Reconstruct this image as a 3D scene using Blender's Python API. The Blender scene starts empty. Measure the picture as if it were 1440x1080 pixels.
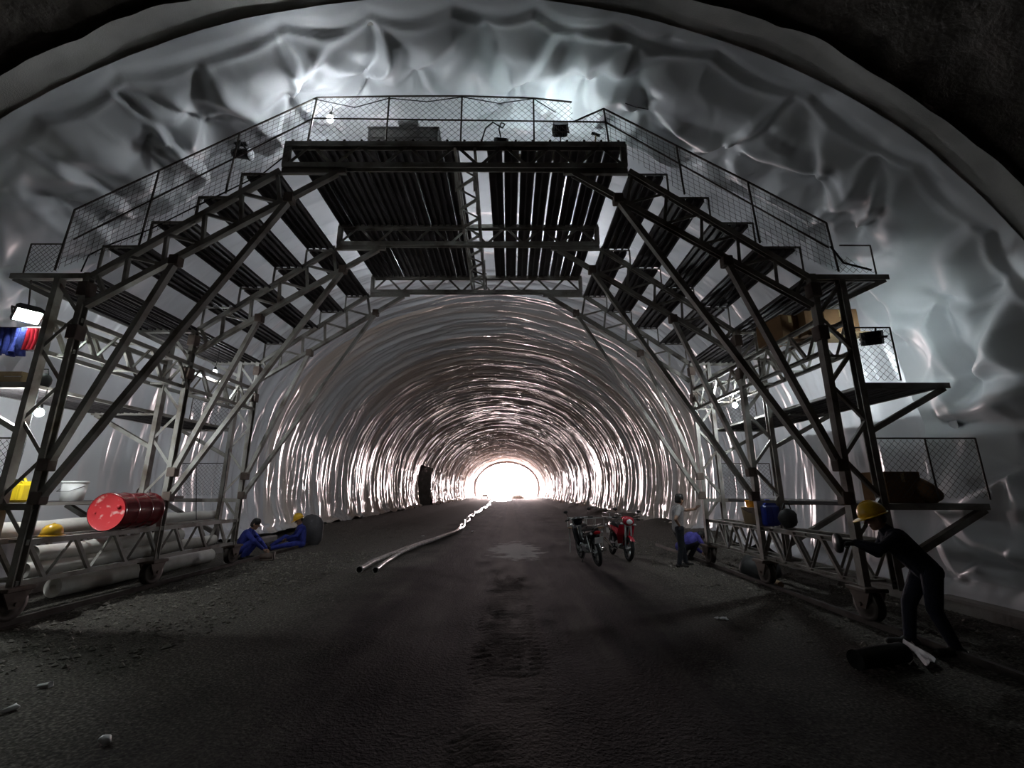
import bpy, math, random
import numpy as np
from mathutils import Vector, Matrix

R = random.Random(7)
RN = np.random.RandomState(11)
SC = bpy.context.scene
COL = SC.collection
PI = math.pi

# ------------------------------------------------------------------ camera
F_PX, PITCH, EYE = 620.0, math.atan(151 / 620.0), 1.65
cam_d = bpy.data.cameras.new('camera')
cam_d.sensor_width = 36.0
cam_d.lens = 36.0 * F_PX / 1440.0
cam_d.clip_end = 600
cam_d.clip_start = 0.05
cam = bpy.data.objects.new('camera', cam_d)
cam.location = (0, 0, EYE)
cam.rotation_euler = (PI / 2 + PITCH, 0, math.radians(0.18) * -1)
COL.objects.link(cam)
SC.camera = cam

# ------------------------------------------------------------------ sky, exposure
SKY = 41.0
w = bpy.data.worlds.new('overcast_sky')
SC.world = w
w.use_nodes = True
bg = w.node_tree.nodes['Background']
bg.inputs[0].default_value = (1.0, 0.81, 0.815, 1)
bg.inputs[1].default_value = SKY
pl = bpy.data.lights.new('daylight_portal', 'AREA')
pl.shape = 'RECTANGLE'
pl.size, pl.size_y = 15.4, 9.2
pl.cycles.is_portal = True
plo = bpy.data.objects.new('daylight_portal', pl)
plo.location = (-0.9, 110.9, 4.5)
plo.rotation_euler = (-PI / 2, 0, 0)       # shines back into the tunnel (-Y)
COL.objects.link(plo)

SC.view_settings.view_transform = 'Standard'
SC.view_settings.look = 'None'
SC.view_settings.exposure = 0.78
SC.view_settings.gamma = 1.0
SC.view_settings.use_curve_mapping = False
SC.cycles.use_denoising = True
SC.cycles.max_bounces = 12
SC.cycles.diffuse_bounces = 8
SC.cycles.glossy_bounces = 4
SC.cycles.sample_clamp_indirect = 6.0
SC.cycles.blur_glossy = 0.6
LAMP = 0.30       # master factor of the lamps the site has

# ------------------------------------------------------------------ materials
MATS = {}


def mat(name, c1, c2=None, scale=3.0, rough=0.6, metal=0.0, bump=0.0, bscale=30.0, detail=5.0,
        lo=0.4, hi=0.65, spec=0.5, space='world', coat=0.0, r2=None, dist=0.02):
    m = bpy.data.materials.new(name)
    m.use_nodes = True
    nt = m.node_tree
    b = nt.nodes['Principled BSDF']
    b.inputs['Base Color'].default_value = (*c1, 1)
    b.inputs['Roughness'].default_value = rough
    b.inputs['Metallic'].default_value = metal
    b.inputs['Specular IOR Level'].default_value = spec
    if coat:
        b.inputs['Coat Weight'].default_value = coat
        b.inputs['Coat Roughness'].default_value = 0.12
    if space == 'world':
        g = nt.nodes.new('ShaderNodeNewGeometry')
        vec = g.outputs['Position']
    else:
        g = nt.nodes.new('ShaderNodeTexCoord')
        vec = g.outputs['Object']
    if c2 is not None:
        n = nt.nodes.new('ShaderNodeTexNoise')
        n.inputs['Scale'].default_value = scale
        n.inputs['Detail'].default_value = detail
        nt.links.new(vec, n.inputs['Vector'])
        r = nt.nodes.new('ShaderNodeValToRGB')
        r.color_ramp.elements[0].position = lo
        r.color_ramp.elements[0].color = (*c1, 1)
        r.color_ramp.elements[1].position = hi
        r.color_ramp.elements[1].color = (*c2, 1)
        nt.links.new(n.outputs['Fac'], r.inputs['Fac'])
        nt.links.new(r.outputs['Color'], b.inputs['Base Color'])
        if r2 is not None:
            mr = nt.nodes.new('ShaderNodeMapRange')
            mr.inputs['From Min'].default_value = lo
            mr.inputs['From Max'].default_value = hi
            mr.inputs['To Min'].default_value = rough
            mr.inputs['To Max'].default_value = r2
            nt.links.new(n.outputs['Fac'], mr.inputs['Value'])
            nt.links.new(mr.outputs['Result'], b.inputs['Roughness'])
    if bump:
        n2 = nt.nodes.new('ShaderNodeTexNoise')
        n2.inputs['Scale'].default_value = bscale
        n2.inputs['Detail'].default_value = 4
        nt.links.new(vec, n2.inputs['Vector'])
        bp = nt.nodes.new('ShaderNodeBump')
        bp.inputs['Strength'].default_value = bump
        bp.inputs['Distance'].default_value = dist
        nt.links.new(n2.outputs['Fac'], bp.inputs['Height'])
        nt.links.new(bp.outputs['Normal'], b.inputs['Normal'])
    MATS[name] = m
    return m


def emit(name, col, strength):
    m = bpy.data.materials.new(name)
    m.use_nodes = True
    nt = m.node_tree
    b = nt.nodes['Principled BSDF']
    b.inputs['Base Color'].default_value = (0.8, 0.8, 0.8, 1)
    b.inputs['Emission Color'].default_value = (*col, 1)
    b.inputs['Emission Strength'].default_value = strength
    MATS[name] = m
    return m




def fold_relief(m):
    """fine creases running round the arch"""
    nt = m.node_tree
    b = nt.nodes['Principled BSDF']
    g = nt.nodes.new('ShaderNodeNewGeometry')
    mp = nt.nodes.new('ShaderNodeMapping')
    mp.inputs['Scale'].default_value = (0.7, 5.0, 0.7)
    nt.links.new(g.outputs['Position'], mp.inputs['Vector'])
    n = nt.nodes.new('ShaderNodeTexNoise')
    n.noise_type = 'RIDGED_MULTIFRACTAL'
    n.inputs['Scale'].default_value = 0.9
    n.inputs['Detail'].default_value = 3.0
    n.inputs['Roughness'].default_value = 0.6
    n.inputs['Distortion'].default_value = 0.6
    nt.links.new(mp.outputs['Vector'], n.inputs['Vector'])
    bp = nt.nodes.new('ShaderNodeBump')
    bp.inputs['Strength'].default_value = 0.4
    bp.inputs['Distance'].default_value = 0.06
    nt.links.new(n.outputs['Fac'], bp.inputs['Height'])
    nt.links.new(bp.outputs['Normal'], b.inputs['Normal'])


def bands(m):
    """dusty tan and clean grey-white lengths of sheet"""
    nt = m.node_tree
    b = nt.nodes['Principled BSDF']
    g = nt.nodes.new('ShaderNodeNewGeometry')
    mp = nt.nodes.new('ShaderNodeMapping')
    mp.inputs['Scale'].default_value = (0.10, 0.75, 0.10)
    nt.links.new(g.outputs['Position'], mp.inputs['Vector'])
    n = nt.nodes.new('ShaderNodeTexNoise')
    n.inputs['Scale'].default_value = 1.0
    n.inputs['Detail'].default_value = 4.0
    nt.links.new(mp.outputs['Vector'], n.inputs['Vector'])
    r = nt.nodes.new('ShaderNodeValToRGB')
    r.color_ramp.elements[0].position = 0.42
    r.color_ramp.elements[0].color = (0.84, 0.84, 0.85, 1)
    r.color_ramp.elements[1].position = 0.60
    r.color_ramp.elements[1].color = (0.86, 0.745, 0.66, 1)
    nt.links.new(n.outputs['Fac'], r.inputs['Fac'])
    nt.links.new(r.outputs['Color'], b.inputs['Base Color'])


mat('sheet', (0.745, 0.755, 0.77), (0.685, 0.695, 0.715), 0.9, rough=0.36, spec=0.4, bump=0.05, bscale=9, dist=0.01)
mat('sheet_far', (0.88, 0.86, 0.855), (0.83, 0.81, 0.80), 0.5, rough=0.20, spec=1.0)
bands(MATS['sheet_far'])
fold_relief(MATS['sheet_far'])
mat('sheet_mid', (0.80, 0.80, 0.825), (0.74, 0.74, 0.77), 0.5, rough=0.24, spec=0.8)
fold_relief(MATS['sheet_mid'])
mat('felt', (0.60, 0.58, 0.55), (0.52, 0.505, 0.48), 3.0, rough=0.95, bump=0.3, bscale=60, spec=0.2)
mat('shotcrete', (0.16, 0.14, 0.125), (0.09, 0.08, 0.072), 2.2, rough=0.95, bump=0.8, bscale=16, dist=0.06, spec=0.2)
mat('portal_concrete', (0.10, 0.075, 0.07), (0.07, 0.055, 0.05), 1.0, rough=0.9)
mat('concrete', (0.30, 0.28, 0.26), (0.2, 0.19, 0.18), 2.0, rough=0.9, bump=0.4, bscale=25)
mat('steel', (0.36, 0.345, 0.315), (0.12, 0.09, 0.07), 2.6, rough=0.5, metal=0.15, lo=0.45, hi=0.72)
mat('steel_rust', (0.16, 0.12, 0.10), (0.085, 0.055, 0.045), 4.0, rough=0.7, metal=0.1)
mat('steel_pale', (0.40, 0.40, 0.39), (0.24, 0.22, 0.2), 3.0, rough=0.5, metal=0.15, lo=0.5, hi=0.75)
mat('plank', (0.085, 0.075, 0.078), (0.045, 0.038, 0.038), 2.2, rough=0.6, metal=0.2)
mat('rail_steel', (0.10, 0.085, 0.075), (0.06, 0.045, 0.04), 5, rough=0.55, metal=0.4)
mat('wire', (0.13, 0.125, 0.12), (0.09, 0.075, 0.065), 6, rough=0.5, metal=0.4)
mat('red_paint', (0.20, 0.006, 0.012), (0.15, 0.005, 0.010), 6, rough=0.22, coat=0.4)
mat('red_lid', (0.72, 0.045, 0.055), (0.85, 0.5, 0.47), 9, rough=0.45, lo=0.56, hi=0.66, space='object')
mat('yellow', (0.85, 0.62, 0.02), (0.75, 0.52, 0.02), 5, rough=0.4)
mat('white_plastic', (0.78, 0.78, 0.76), (0.62, 0.62, 0.6), 4, rough=0.35)
mat('white_roll', (0.80, 0.77, 0.72), (0.62, 0.58, 0.52), 3, rough=0.35)
mat('helmet_yellow', (0.85, 0.50, 0.03), (0.75, 0.42, 0.03), 8, rough=0.3, space='object')
mat('blue_cloth', (0.035, 0.05, 0.30), (0.02, 0.03, 0.20), 9, rough=0.9, bump=0.5, bscale=40)
mat('violet_cloth', (0.10, 0.09, 0.42), (0.06, 0.06, 0.30), 9, rough=0.9, bump=0.5, bscale=40)
mat('navy_cloth', (0.012, 0.014, 0.03), (0.008, 0.009, 0.02), 9, rough=0.9, bump=0.5, bscale=40)
mat('grey_cloth', (0.38, 0.36, 0.36), (0.30, 0.285, 0.285), 9, rough=0.9, bump=0.5, bscale=40)
mat('dark_trouser', (0.02, 0.022, 0.03), (0.012, 0.013, 0.018), 9, rough=0.9, bump=0.5, bscale=40)
mat('skin', (0.33, 0.19, 0.125), (0.29, 0.16, 0.105), 12, rough=0.55)
mat('lips', (0.25, 0.10, 0.08), rough=0.5)
mat('hair', (0.010, 0.009, 0.008), (0.016, 0.014, 0.012), 60, rough=0.5)
mat('boot', (0.02, 0.018, 0.016), rough=0.7)
mat('glove', (0.02, 0.02, 0.022), rough=0.8)
mat('vest_stripe', (0.6, 0.65, 0.12), rough=0.4)
mat('cardboard', (0.20, 0.105, 0.045), (0.15, 0.078, 0.033), 5, rough=0.85)
mat('tape', (0.42, 0.30, 0.15), rough=0.3)
mat('beige_plastic', (0.62, 0.47, 0.30), (0.52, 0.38, 0.22), 6, rough=0.5)
mat('orange_plastic', (0.80, 0.36, 0.02), (0.7, 0.3, 0.02), 6, rough=0.4)
mat('blue_plastic', (0.02, 0.05, 0.45), (0.015, 0.035, 0.33), 6, rough=0.4)
mat('black_plastic', (0.015, 0.015, 0.016), rough=0.4)
mat('black_rubber', (0.012, 0.012, 0.012), rough=0.85)
mat('seat_vinyl', (0.012, 0.012, 0.013), rough=0.45)
mat('chrome', (0.6, 0.6, 0.6), rough=0.2, metal=1.0)
mat('alloy', (0.38, 0.38, 0.38), rough=0.35, metal=0.8)
mat('bike_red', (0.45, 0.012, 0.03), rough=0.2, coat=0.6)
mat('bike_black', (0.012, 0.012, 0.014), rough=0.2, coat=0.6)
mat('tail_red', (0.30, 0.008, 0.012), rough=0.15)
mat('lens', (0.7, 0.72, 0.74), rough=0.08)
mat('plate', (0.75, 0.75, 0.73), rough=0.4)
mat('hose', (0.36, 0.33, 0.32), (0.22, 0.2, 0.2), 8, rough=0.22, spec=0.8)
mat('rag', (0.5, 0.42, 0.42), (0.38, 0.31, 0.31), 6, rough=0.5)
mat('tarp', (0.02, 0.02, 0.022), (0.03, 0.03, 0.03), 6, rough=0.6)
mat('wood', (0.36, 0.25, 0.14), (0.26, 0.17, 0.09), 6, rough=0.8)
mat('mat_roll', (0.55, 0.55, 0.42), (0.48, 0.47, 0.35), 6, rough=0.7)
mat('grey_paint', (0.25, 0.25, 0.24), (0.18, 0.17, 0.165), 5, rough=0.5, metal=0.1)
mat('stone', (0.24, 0.22, 0.19), (0.13, 0.115, 0.10), 5, rough=0.9)
mat('dark_stone', (0.10, 0.095, 0.10), (0.07, 0.065, 0.07), 3, rough=0.8, bump=0.4)
mat('litter_white', (0.75, 0.75, 0.75), rough=0.3)
mat('water', (0.04, 0.04, 0.045), rough=0.05, spec=0.6)
emit('lamp_white', (0.84, 1.0, 0.95), 560 * LAMP)
emit('lamp_flood', (0.82, 0.965, 1.0), 180 * LAMP)
emit('lamp_low', (0.92, 0.98, 1.0), 2300 * LAMP)
emit('lamp_rear', (0.90, 0.95, 1.0), 1500 * LAMP)
emit('lamp_beam', (0.88, 0.96, 1.0), 1900 * LAMP)
emit('lamp_small', (0.88, 0.95, 1.0), 760 * LAMP)


def ground_material():
    m = bpy.data.materials.new('ground')
    m.use_nodes = True
    nt = m.node_tree
    b = nt.nodes['Principled BSDF']
    b.inputs['Roughness'].default_value = 0.85
    b.inputs['Specular IOR Level'].default_value = 0.06
    g = nt.nodes.new('ShaderNodeNewGeometry')
    pos = g.outputs['Position']

    def noise(scale, detail, vec=pos):
        n = nt.nodes.new('ShaderNodeTexNoise')
        n.inputs['Scale'].default_value = scale
        n.inputs['Detail'].default_value = detail
        nt.links.new(vec, n.inputs['Vector'])
        return n.outputs['Fac']

    def ramp(fac, stops):
        r = nt.nodes.new('ShaderNodeValToRGB')
        e = r.color_ramp.elements
        e[0].position, e[0].color = stops[0][0], (*stops[0][1], 1)
        e[1].position, e[1].color = stops[-1][0], (*stops[-1][1], 1)
        for p, c in stops[1:-1]:
            k = e.new(p)
            k.color = (*c, 1)
        nt.links.new(fac, r.inputs['Fac'])
        return r.outputs['Color']

    def mix(fac, a, c, typ='MIX'):
        x = nt.nodes.new('ShaderNodeMix')
        x.data_type = 'RGBA'
        x.blend_type = typ
        if isinstance(fac, float):
            x.inputs['Factor'].default_value = fac
        else:
            nt.links.new(fac, x.inputs['Factor'])
        nt.links.new(a, x.inputs['A'])
        nt.links.new(c, x.inputs['B'])
        return x.outputs['Result']
    # gravel of mixed stones, finer than can be picked apart
    v = nt.nodes.new('ShaderNodeTexVoronoi')
    v.inputs['Scale'].default_value = 26
    nt.links.new(pos, v.inputs['Vector'])
    stones = ramp(noise(40, 6), [(0.30, (0.042, 0.038, 0.034)), (0.52, (0.105, 0.095, 0.084)), (0.72, (0.25, 0.228, 0.195))])
    # wheel-worn mud dragged along the tunnel
    mp = nt.nodes.new('ShaderNodeMapping')
    mp.inputs['Scale'].default_value = (1.0, 0.12, 1.0)
    nt.links.new(pos, mp.inputs['Vector'])
    mud = ramp(noise(2.2, 6, mp.outputs['Vector']), [(0.32, (0.016, 0.013, 0.014)), (0.5, (0.032, 0.026, 0.026)), (0.70, (0.066, 0.056, 0.052))])
    sx = nt.nodes.new('ShaderNodeSeparateXYZ')
    nt.links.new(pos, sx.inputs[0])
    ab = nt.nodes.new('ShaderNodeMath')
    ab.operation = 'ABSOLUTE'
    add = nt.nodes.new('ShaderNodeMath')
    add.operation = 'ADD'
    add.inputs[1].default_value = 0.0
    nt.links.new(sx.outputs['X'], add.inputs[0])
    nt.links.new(add.outputs[0], ab.inputs[0])
    n1 = noise(0.7, 3)
    j = nt.nodes.new('ShaderNodeMath')
    j.operation = 'MULTIPLY_ADD'
    j.inputs[1].default_value = 3.0
    nt.links.new(n1, j.inputs[0])
    nt.links.new(ab.outputs[0], j.inputs[2])
    mr = nt.nodes.new('ShaderNodeMapRange')
    mr.inputs['From Min'].default_value = 3.2
    mr.inputs['From Max'].default_value = 4.8
    nt.links.new(j.outputs[0], mr.inputs['Value'])
    trk = nt.nodes.new('ShaderNodeMapRange')
    trk.inputs['From Min'].default_value = 0.26
    trk.inputs['From Max'].default_value = 0.42
    trk.inputs['To Min'].default_value = 0.6
    trk.inputs['To Max'].default_value = 0.0
    nt.links.new(ab.outputs[0], trk.inputs['Value'])
    dry = nt.nodes.new('ShaderNodeRGB')
    dry.outputs[0].default_value = (0.085, 0.068, 0.062, 1)
    mud = mix(trk.outputs['Result'], mud, dry.outputs[0])
    base = mix(mr.outputs['Result'], mud, stones)
    # pale dried cement spill
    ds = nt.nodes.new('ShaderNodeVectorMath')
    ds.operation = 'DISTANCE'
    ds.inputs[1].default_value = (0.15, 13.6, 0)
    mp2 = nt.nodes.new('ShaderNodeMapping')
    mp2.inputs['Scale'].default_value = (1.0, 0.36, 0.0)
    mp2.inputs['Location'].default_value = (0.0, 8.7, 0.0)
    nt.links.new(pos, mp2.inputs['Vector'])
    nt.links.new(mp2.outputs['Vector'], ds.inputs[0])
    k = nt.nodes.new('ShaderNodeMath')
    k.operation = 'MULTIPLY_ADD'
    k.inputs[1].default_value = 1.6
    nt.links.new(noise(2.5, 4), k.inputs[0])
    nt.links.new(ds.outputs['Value'], k.inputs[2])
    mr2 = nt.nodes.new('ShaderNodeMapRange')
    mr2.inputs['From Min'].default_value = 1.3
    mr2.inputs['From Max'].default_value = 1.55
    mr2.inputs['To Min'].default_value = 0.75
    mr2.inputs['To Max'].default_value = 0.0
    nt.links.new(k.outputs[0], mr2.inputs['Value'])
    pale = nt.nodes.new('ShaderNodeRGB')
    pale.outputs[0].default_value = (0.26, 0.25, 0.24, 1)
    base = mix(mr2.outputs['Result'], base, pale.outputs[0])
    nt.links.new(base, b.inputs['Base Color'])
    hsum = nt.nodes.new('ShaderNodeMath')
    hsum.operation = 'MULTIPLY_ADD'
    hsum.inputs[1].default_value = 0.6
    nt.links.new(v.outputs['Distance'], hsum.inputs[0])
    nt.links.new(noise(60, 4), hsum.inputs[2])
    bp = nt.nodes.new('ShaderNodeBump')
    bp.inputs['Strength'].default_value = 0.7
    bp.inputs['Distance'].default_value = 0.03
    nt.links.new(hsum.outputs[0], bp.inputs['Height'])
    nt.links.new(bp.outputs['Normal'], b.inputs['Normal'])
    MATS['ground'] = m


ground_material()

# ------------------------------------------------------------------ mesh helpers


class MB:
    """collects shapes that make up ONE part"""

    def __init__(self):
        self.v, self.f, self.sm, self.mi = [], [], [], []

    def raw(self, vs, fs, smooth=False, mi=0):
        o = len(self.v)
        self.v += [tuple(p) for p in vs]
        for f in fs:
            self.f.append(tuple(i + o for i in f))
            self.sm.append(smooth)
            self.mi.append(mi)
        return self

    def box(self, c, s, rz=0.0, bev=0.0, rot=None):
        hx, hy, hz = s[0] / 2, s[1] / 2, s[2] / 2
        m = rot if rot is not None else Matrix.Rotation(rz, 3, 'Z')
        c = Vector(c)
        if bev <= 0:
            vs = [c + m @ Vector((x * hx, y * hy, z * hz)) for z in (-1, 1) for y in (-1, 1) for x in (-1, 1)]
            fs = [(0, 2, 3, 1), (4, 5, 7, 6), (0, 1, 5, 4), (2, 6, 7, 3), (0, 4, 6, 2), (1, 3, 7, 5)]
            return self.raw(vs, fs)
        b = min(bev, hx * .9, hy * .9, hz * .9)
        rings = []
        for z, ins in ((-hz, b), (-hz + b, 0), (hz - b, 0), (hz, b)):
            x, y = hx - ins, hy - ins
            k = b * 0.7
            rings.append([(x, -y + k, z), (x, y - k, z), (x - k, y, z), (-x + k, y, z), (-x, y - k, z), (-x, -y + k, z), (-x + k, -y, z), (x - k, -y, z)])
        vs = [c + m @ Vector(p) for r in rings for p in r]
        fs = [tuple(range(7, -1, -1)), tuple(range(24, 32))]
        for r in range(3):
            for i in range(8):
                j = (i + 1) % 8
                fs.append((r * 8 + i, r * 8 + j, r * 8 + 8 + j, r * 8 + 8 + i))
        return self.raw(vs, fs)

    def tube(self, path, r, n=8, caps=True, smooth=True):
        P = [Vector(p) for p in path]
        rr = r if isinstance(r, (list, tuple)) else [r] * len(P)
        vs, fs = [], []
        up = Vector((0, 0, 1))
        prev = None
        for i, p in enumerate(P):
            t = (P[min(i + 1, len(P) - 1)] - P[max(i - 1, 0)]).normalized()
            if prev is None:
                a = up if abs(t.z) < .9 else Vector((1, 0, 0))
                u = t.cross(a).normalized()
            else:
                u = (prev - t * prev.dot(t)).normalized()
            prev = u
            q = t.cross(u)
            for k in range(n):
                an = 2 * PI * k / n
                vs.append(p + (u * math.cos(an) + q * math.sin(an)) * rr[i])
        for i in range(len(P) - 1):
            for k in range(n):
                j = (k + 1) % n
                fs.append((i * n + k, i * n + j, i * n + n + j, i * n + n + k))
        self.raw(vs, fs, smooth)
        if caps:
            o = len(vs)
            self.raw(vs[:n], [tuple(range(n - 1, -1, -1))])
            self.raw(vs[-n:], [tuple(range(n))])
        return self

    def lathe(self, prof, n=24, c=(0, 0, 0), rot=None, smooth=True, a0=0.0, a1=2 * PI):
        """prof: list of (r, z) turned round the local z axis"""
        m = rot if rot is not None else Matrix.Identity(3)
        c = Vector(c)
        full = abs(a1 - a0 - 2 * PI) < 1e-6
        cols = n if full else n + 1
        vs, fs = [], []
        for r, z in prof:
            for k in range(cols):
                an = a0 + (a1 - a0) * k / n
                vs.append(c + m @ Vector((r * math.cos(an), r * math.sin(an), z)))
        for i in range(len(prof) - 1):
            for k in range(n):
                j = (k + 1) % cols
                fs.append((i * cols + k, i * cols + j, (i + 1) * cols + j, (i + 1) * cols + k))
        return self.raw(vs, fs, smooth)

    def ball(self, c, r, n=16, rot=None):
        rx, ry, rz = r if isinstance(r, (list, tuple)) else (r, r, r)
        vs, fs = [], []
        h = n // 2
        m = rot if rot is not None else Matrix.Identity(3)
        for i in range(h + 1):
            th = PI * i / h
            for k in range(n):
                an = 2 * PI * k / n
                vs.append(Vector(c) + m @ Vector((rx * math.sin(th) * math.cos(an), ry * math.sin(th) * math.sin(an), rz * math.cos(th))))
        for i in range(h):
            for k in range(n):
                j = (k + 1) % n
                fs.append((i * n + k, (i + 1) * n + k, (i + 1) * n + j, i * n + j))
        return self.raw(vs, fs, True)

    def prism(self, poly, d0, d1, axis='y'):
        """closed polygon (a,b) extruded along an axis"""
        n = len(poly)
        vs = []
        for d in (d0, d1):
            for a, b in poly:
                vs.append((a, d, b) if axis == 'y' else ((d, a, b) if axis == 'x' else (a, b, d)))
        fs = [tuple(range(n)), tuple(range(2 * n - 1, n - 1, -1))]
        for i in range(n):
            j = (i + 1) % n
            fs.append((i, i + n, j + n, j))
        return self.raw(vs, fs)

    def mesh(self, name, mats):
        me = bpy.data.meshes.new(name)
        me.from_pydata(self.v, [], self.f)
        me.polygons.foreach_set('use_smooth', self.sm)
        for m in (mats if isinstance(mats, (list, tuple)) else [mats]):
            me.materials.append(MATS[m])
        if any(self.mi):
            me.polygons.foreach_set('material_index', self.mi)
        me.validate()
        me.update()
        return me

    def build(self, name, mats, parent=None, loc=(0, 0, 0), rz=0.0):
        o = bpy.data.objects.new(name, self.mesh(name, mats))
        COL.objects.link(o)
        o.location = loc
        o.rotation_euler.z = rz
        if parent is not None:
            o.parent = parent
        return o


def tag(o, label=None, cat=None, group=None, kind=None):
    if label:
        o['label'] = label
    if cat:
        o['category'] = cat
    if group:
        o['group'] = group
    if kind:
        o['kind'] = kind
    return o


def empty(name, loc, rz=0.0, label=None, cat=None, group=None):
    o = bpy.data.objects.new(name, None)
    o.empty_display_size = 0.2
    o.location = loc
    o.rotation_euler.z = rz
    COL.objects.link(o)
    tag(o, label, cat, group)
    return o


def grid_obj(name, P, matname, smooth=True, keep=None, kind=None):
    """P: array (nu, nv, 3)"""
    nu, nv = P.shape[:2]
    idx = np.arange(nu * nv).reshape(nu, nv)
    q = np.stack([idx[:-1, :-1], idx[1:, :-1], idx[1:, 1:], idx[:-1, 1:]], -1).reshape(-1, 4)
    if keep is not None:
        q = q[keep.reshape(-1)]
    me = bpy.data.meshes.new(name)
    me.vertices.add(nu * nv)
    me.vertices.foreach_set('co', P.reshape(-1).astype(np.float32))
    me.loops.add(len(q) * 4)
    me.loops.foreach_set('vertex_index', q.reshape(-1).astype(np.int32))
    me.polygons.add(len(q))
    me.polygons.foreach_set('loop_start', np.arange(0, len(q) * 4, 4, dtype=np.int32))
    me.polygons.foreach_set('loop_total', np.full(len(q), 4, dtype=np.int32))
    me.polygons.foreach_set('use_smooth', np.full(len(q), smooth, dtype=bool))
    me.materials.append(MATS[matname])
    me.update(calc_edges=True)
    me.validate()
    o = bpy.data.objects.new(name, me)
    COL.objects.link(o)
    if kind:
        o['kind'] = kind
    return o


_tab = RN.rand(512, 512)


def vnoise(x, y, seed=0):
    """smooth value noise in 0..1"""
    x = np.asarray(x) + seed * 17.13
    y = np.asarray(y) + seed * 31.71
    xi, yi = np.floor(x).astype(int), np.floor(y).astype(int)
    fx, fy = x - xi, y - yi
    fx = fx * fx * fx * (fx * (fx * 6 - 15) + 10)
    fy = fy * fy * fy * (fy * (fy * 6 - 15) + 10)
    a = _tab[xi % 512, yi % 512]
    b = _tab[(xi + 1) % 512, yi % 512]
    c = _tab[xi % 512, (yi + 1) % 512]
    d = _tab[(xi + 1) % 512, (yi + 1) % 512]
    return (a * (1 - fx) + b * fx) * (1 - fy) + (c * (1 - fx) + d * fx) * fy


def fbm(x, y, seed=0, o=4):
    s, a, t = 0, 1.0, 0
    for k in range(o):
        s = s + a * vnoise(x * 2 ** k, y * 2 ** k, seed + k * 3)
        t += a
        a *= 0.5
    return s / t


def ridge(x, y, seed=0, sharp=1.0):
    return (1 - np.abs(2 * vnoise(x, y, seed) - 1)) ** sharp


def sstep(a, b, x):
    t = np.clip((x - a) / (b - a), 0, 1)
    return t * t * (3 - 2 * t)


# ------------------------------------------------------------------ tunnel shell
CX = -0.9
Y_END = 110.0


def profile(step, skirt=0.0, off=0.0):
    """points and inward normals of the tunnel section from right foot to left foot"""
    pts = []
    if skirt > 0:
        pts += [(7.72 - skirt, 0.05), (7.72 - skirt * .5, 0.10), (7.66, 0.22)]
    for z in np.linspace(0.3 if skirt > 0 else -0.2, 2.6, 14)[:-1]:
        pts.append((8.1 - .35 * ((2.6 - z) / 2.6) ** 2, z))
    for th in np.linspace(0, PI, 161):
        pts.append((8.1 * math.cos(th), 2.6 + 6.4 * math.sin(th)))
    half = [p for p in pts if p[0] > 0 and p[1] < 2.6]
    pts += [(-x, z) for x, z in reversed(half)]
    A = np.array(pts)
    d = np.r_[0, np.cumsum(np.linalg.norm(np.diff(A, axis=0), axis=1))]
    n = int(d[-1] / step) + 1
    s = np.linspace(0, d[-1], n)
    x, z = np.interp(s, d, A[:, 0]), np.interp(s, d, A[:, 1])
    tx, tz = np.gradient(x, s), np.gradient(z, s)
    L = np.hypot(tx, tz)
    nx, nz = -tz / L, tx / L          # inward
    ker = np.array([1, 2, 3, 2, 1]) / 9.0
    nx[2:-2] = np.convolve(nx, ker, 'valid')
    nz[2:-2] = np.convolve(nz, ker, 'valid')
    return s, x + CX + nx * off, z + nz * off, nx, nz


NICHE = (43.4, 50.2, 4.25)


def sweep(name, s, x, z, nx, nz, ys, disp, matname, kind=None, niche=False, dy=None):
    S, Y = np.meshgrid(s, ys, indexing='ij')
    D = disp(S, Y)
    P = np.zeros(S.shape + (3,))
    P[..., 0] = x[:, None] + nx[:, None] * D
    P[..., 1] = Y if dy is None else Y + dy(S, Y)
    P[..., 2] = np.maximum(z[:, None] + nz[:, None] * D, 0.02 if matname != 'shotcrete' else -5)
    keep = None
    if niche:
        yc = (ys[:-1] + ys[1:]) / 2
        zc = (z[:-1] + z[1:]) / 2
        xc = (x[:-1] + x[1:]) / 2
        keep = ~((xc < CX)[:, None] & (zc < NICHE[2])[:, None] & (yc > NICHE[0])[None] & (yc < NICHE[1])[None])
    return grid_obj(name, P, matname, keep=keep, kind=kind)


# bare sprayed rock, whole length
ys = np.concatenate([np.arange(-14, -1, 0.8), np.arange(-1, 5.6, 0.07), np.array([5.6, 8, 12, 20, 30, 40, NICHE[0], NICHE[1], 60, 75, 90, 108.5])])
s, x, z, nx, nz = profile(0.11, off=-0.16)
rock = sweep('wall_rock', s, x, z, nx, nz, ys,
             lambda S, Y: (0.10 * (fbm(S * .8, Y * .8, 1) - .5) + 0.16 * (fbm(S * 3, Y * 3, 2, 4) - .5)) * sstep(6.5, 5.0, Y) - 0.12 * sstep(5.2, 6.5, Y),
             'shotcrete', 'structure', niche=True)
m_ = MB()
pr = profile(0.8, off=-0.3)
m_.raw([(a, -13.8 + 0.5 * R.random(), b) for a, b in zip(pr[1], pr[2])] + [(CX, -12.2, 3.5)],
       [(i, i + 1, len(pr[1])) for i in range(len(pr[1]) - 1)] + [(len(pr[1]) - 1, 0, len(pr[1]))])
m_.build('wall_back', 'shotcrete')['kind'] = 'structure'

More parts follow.
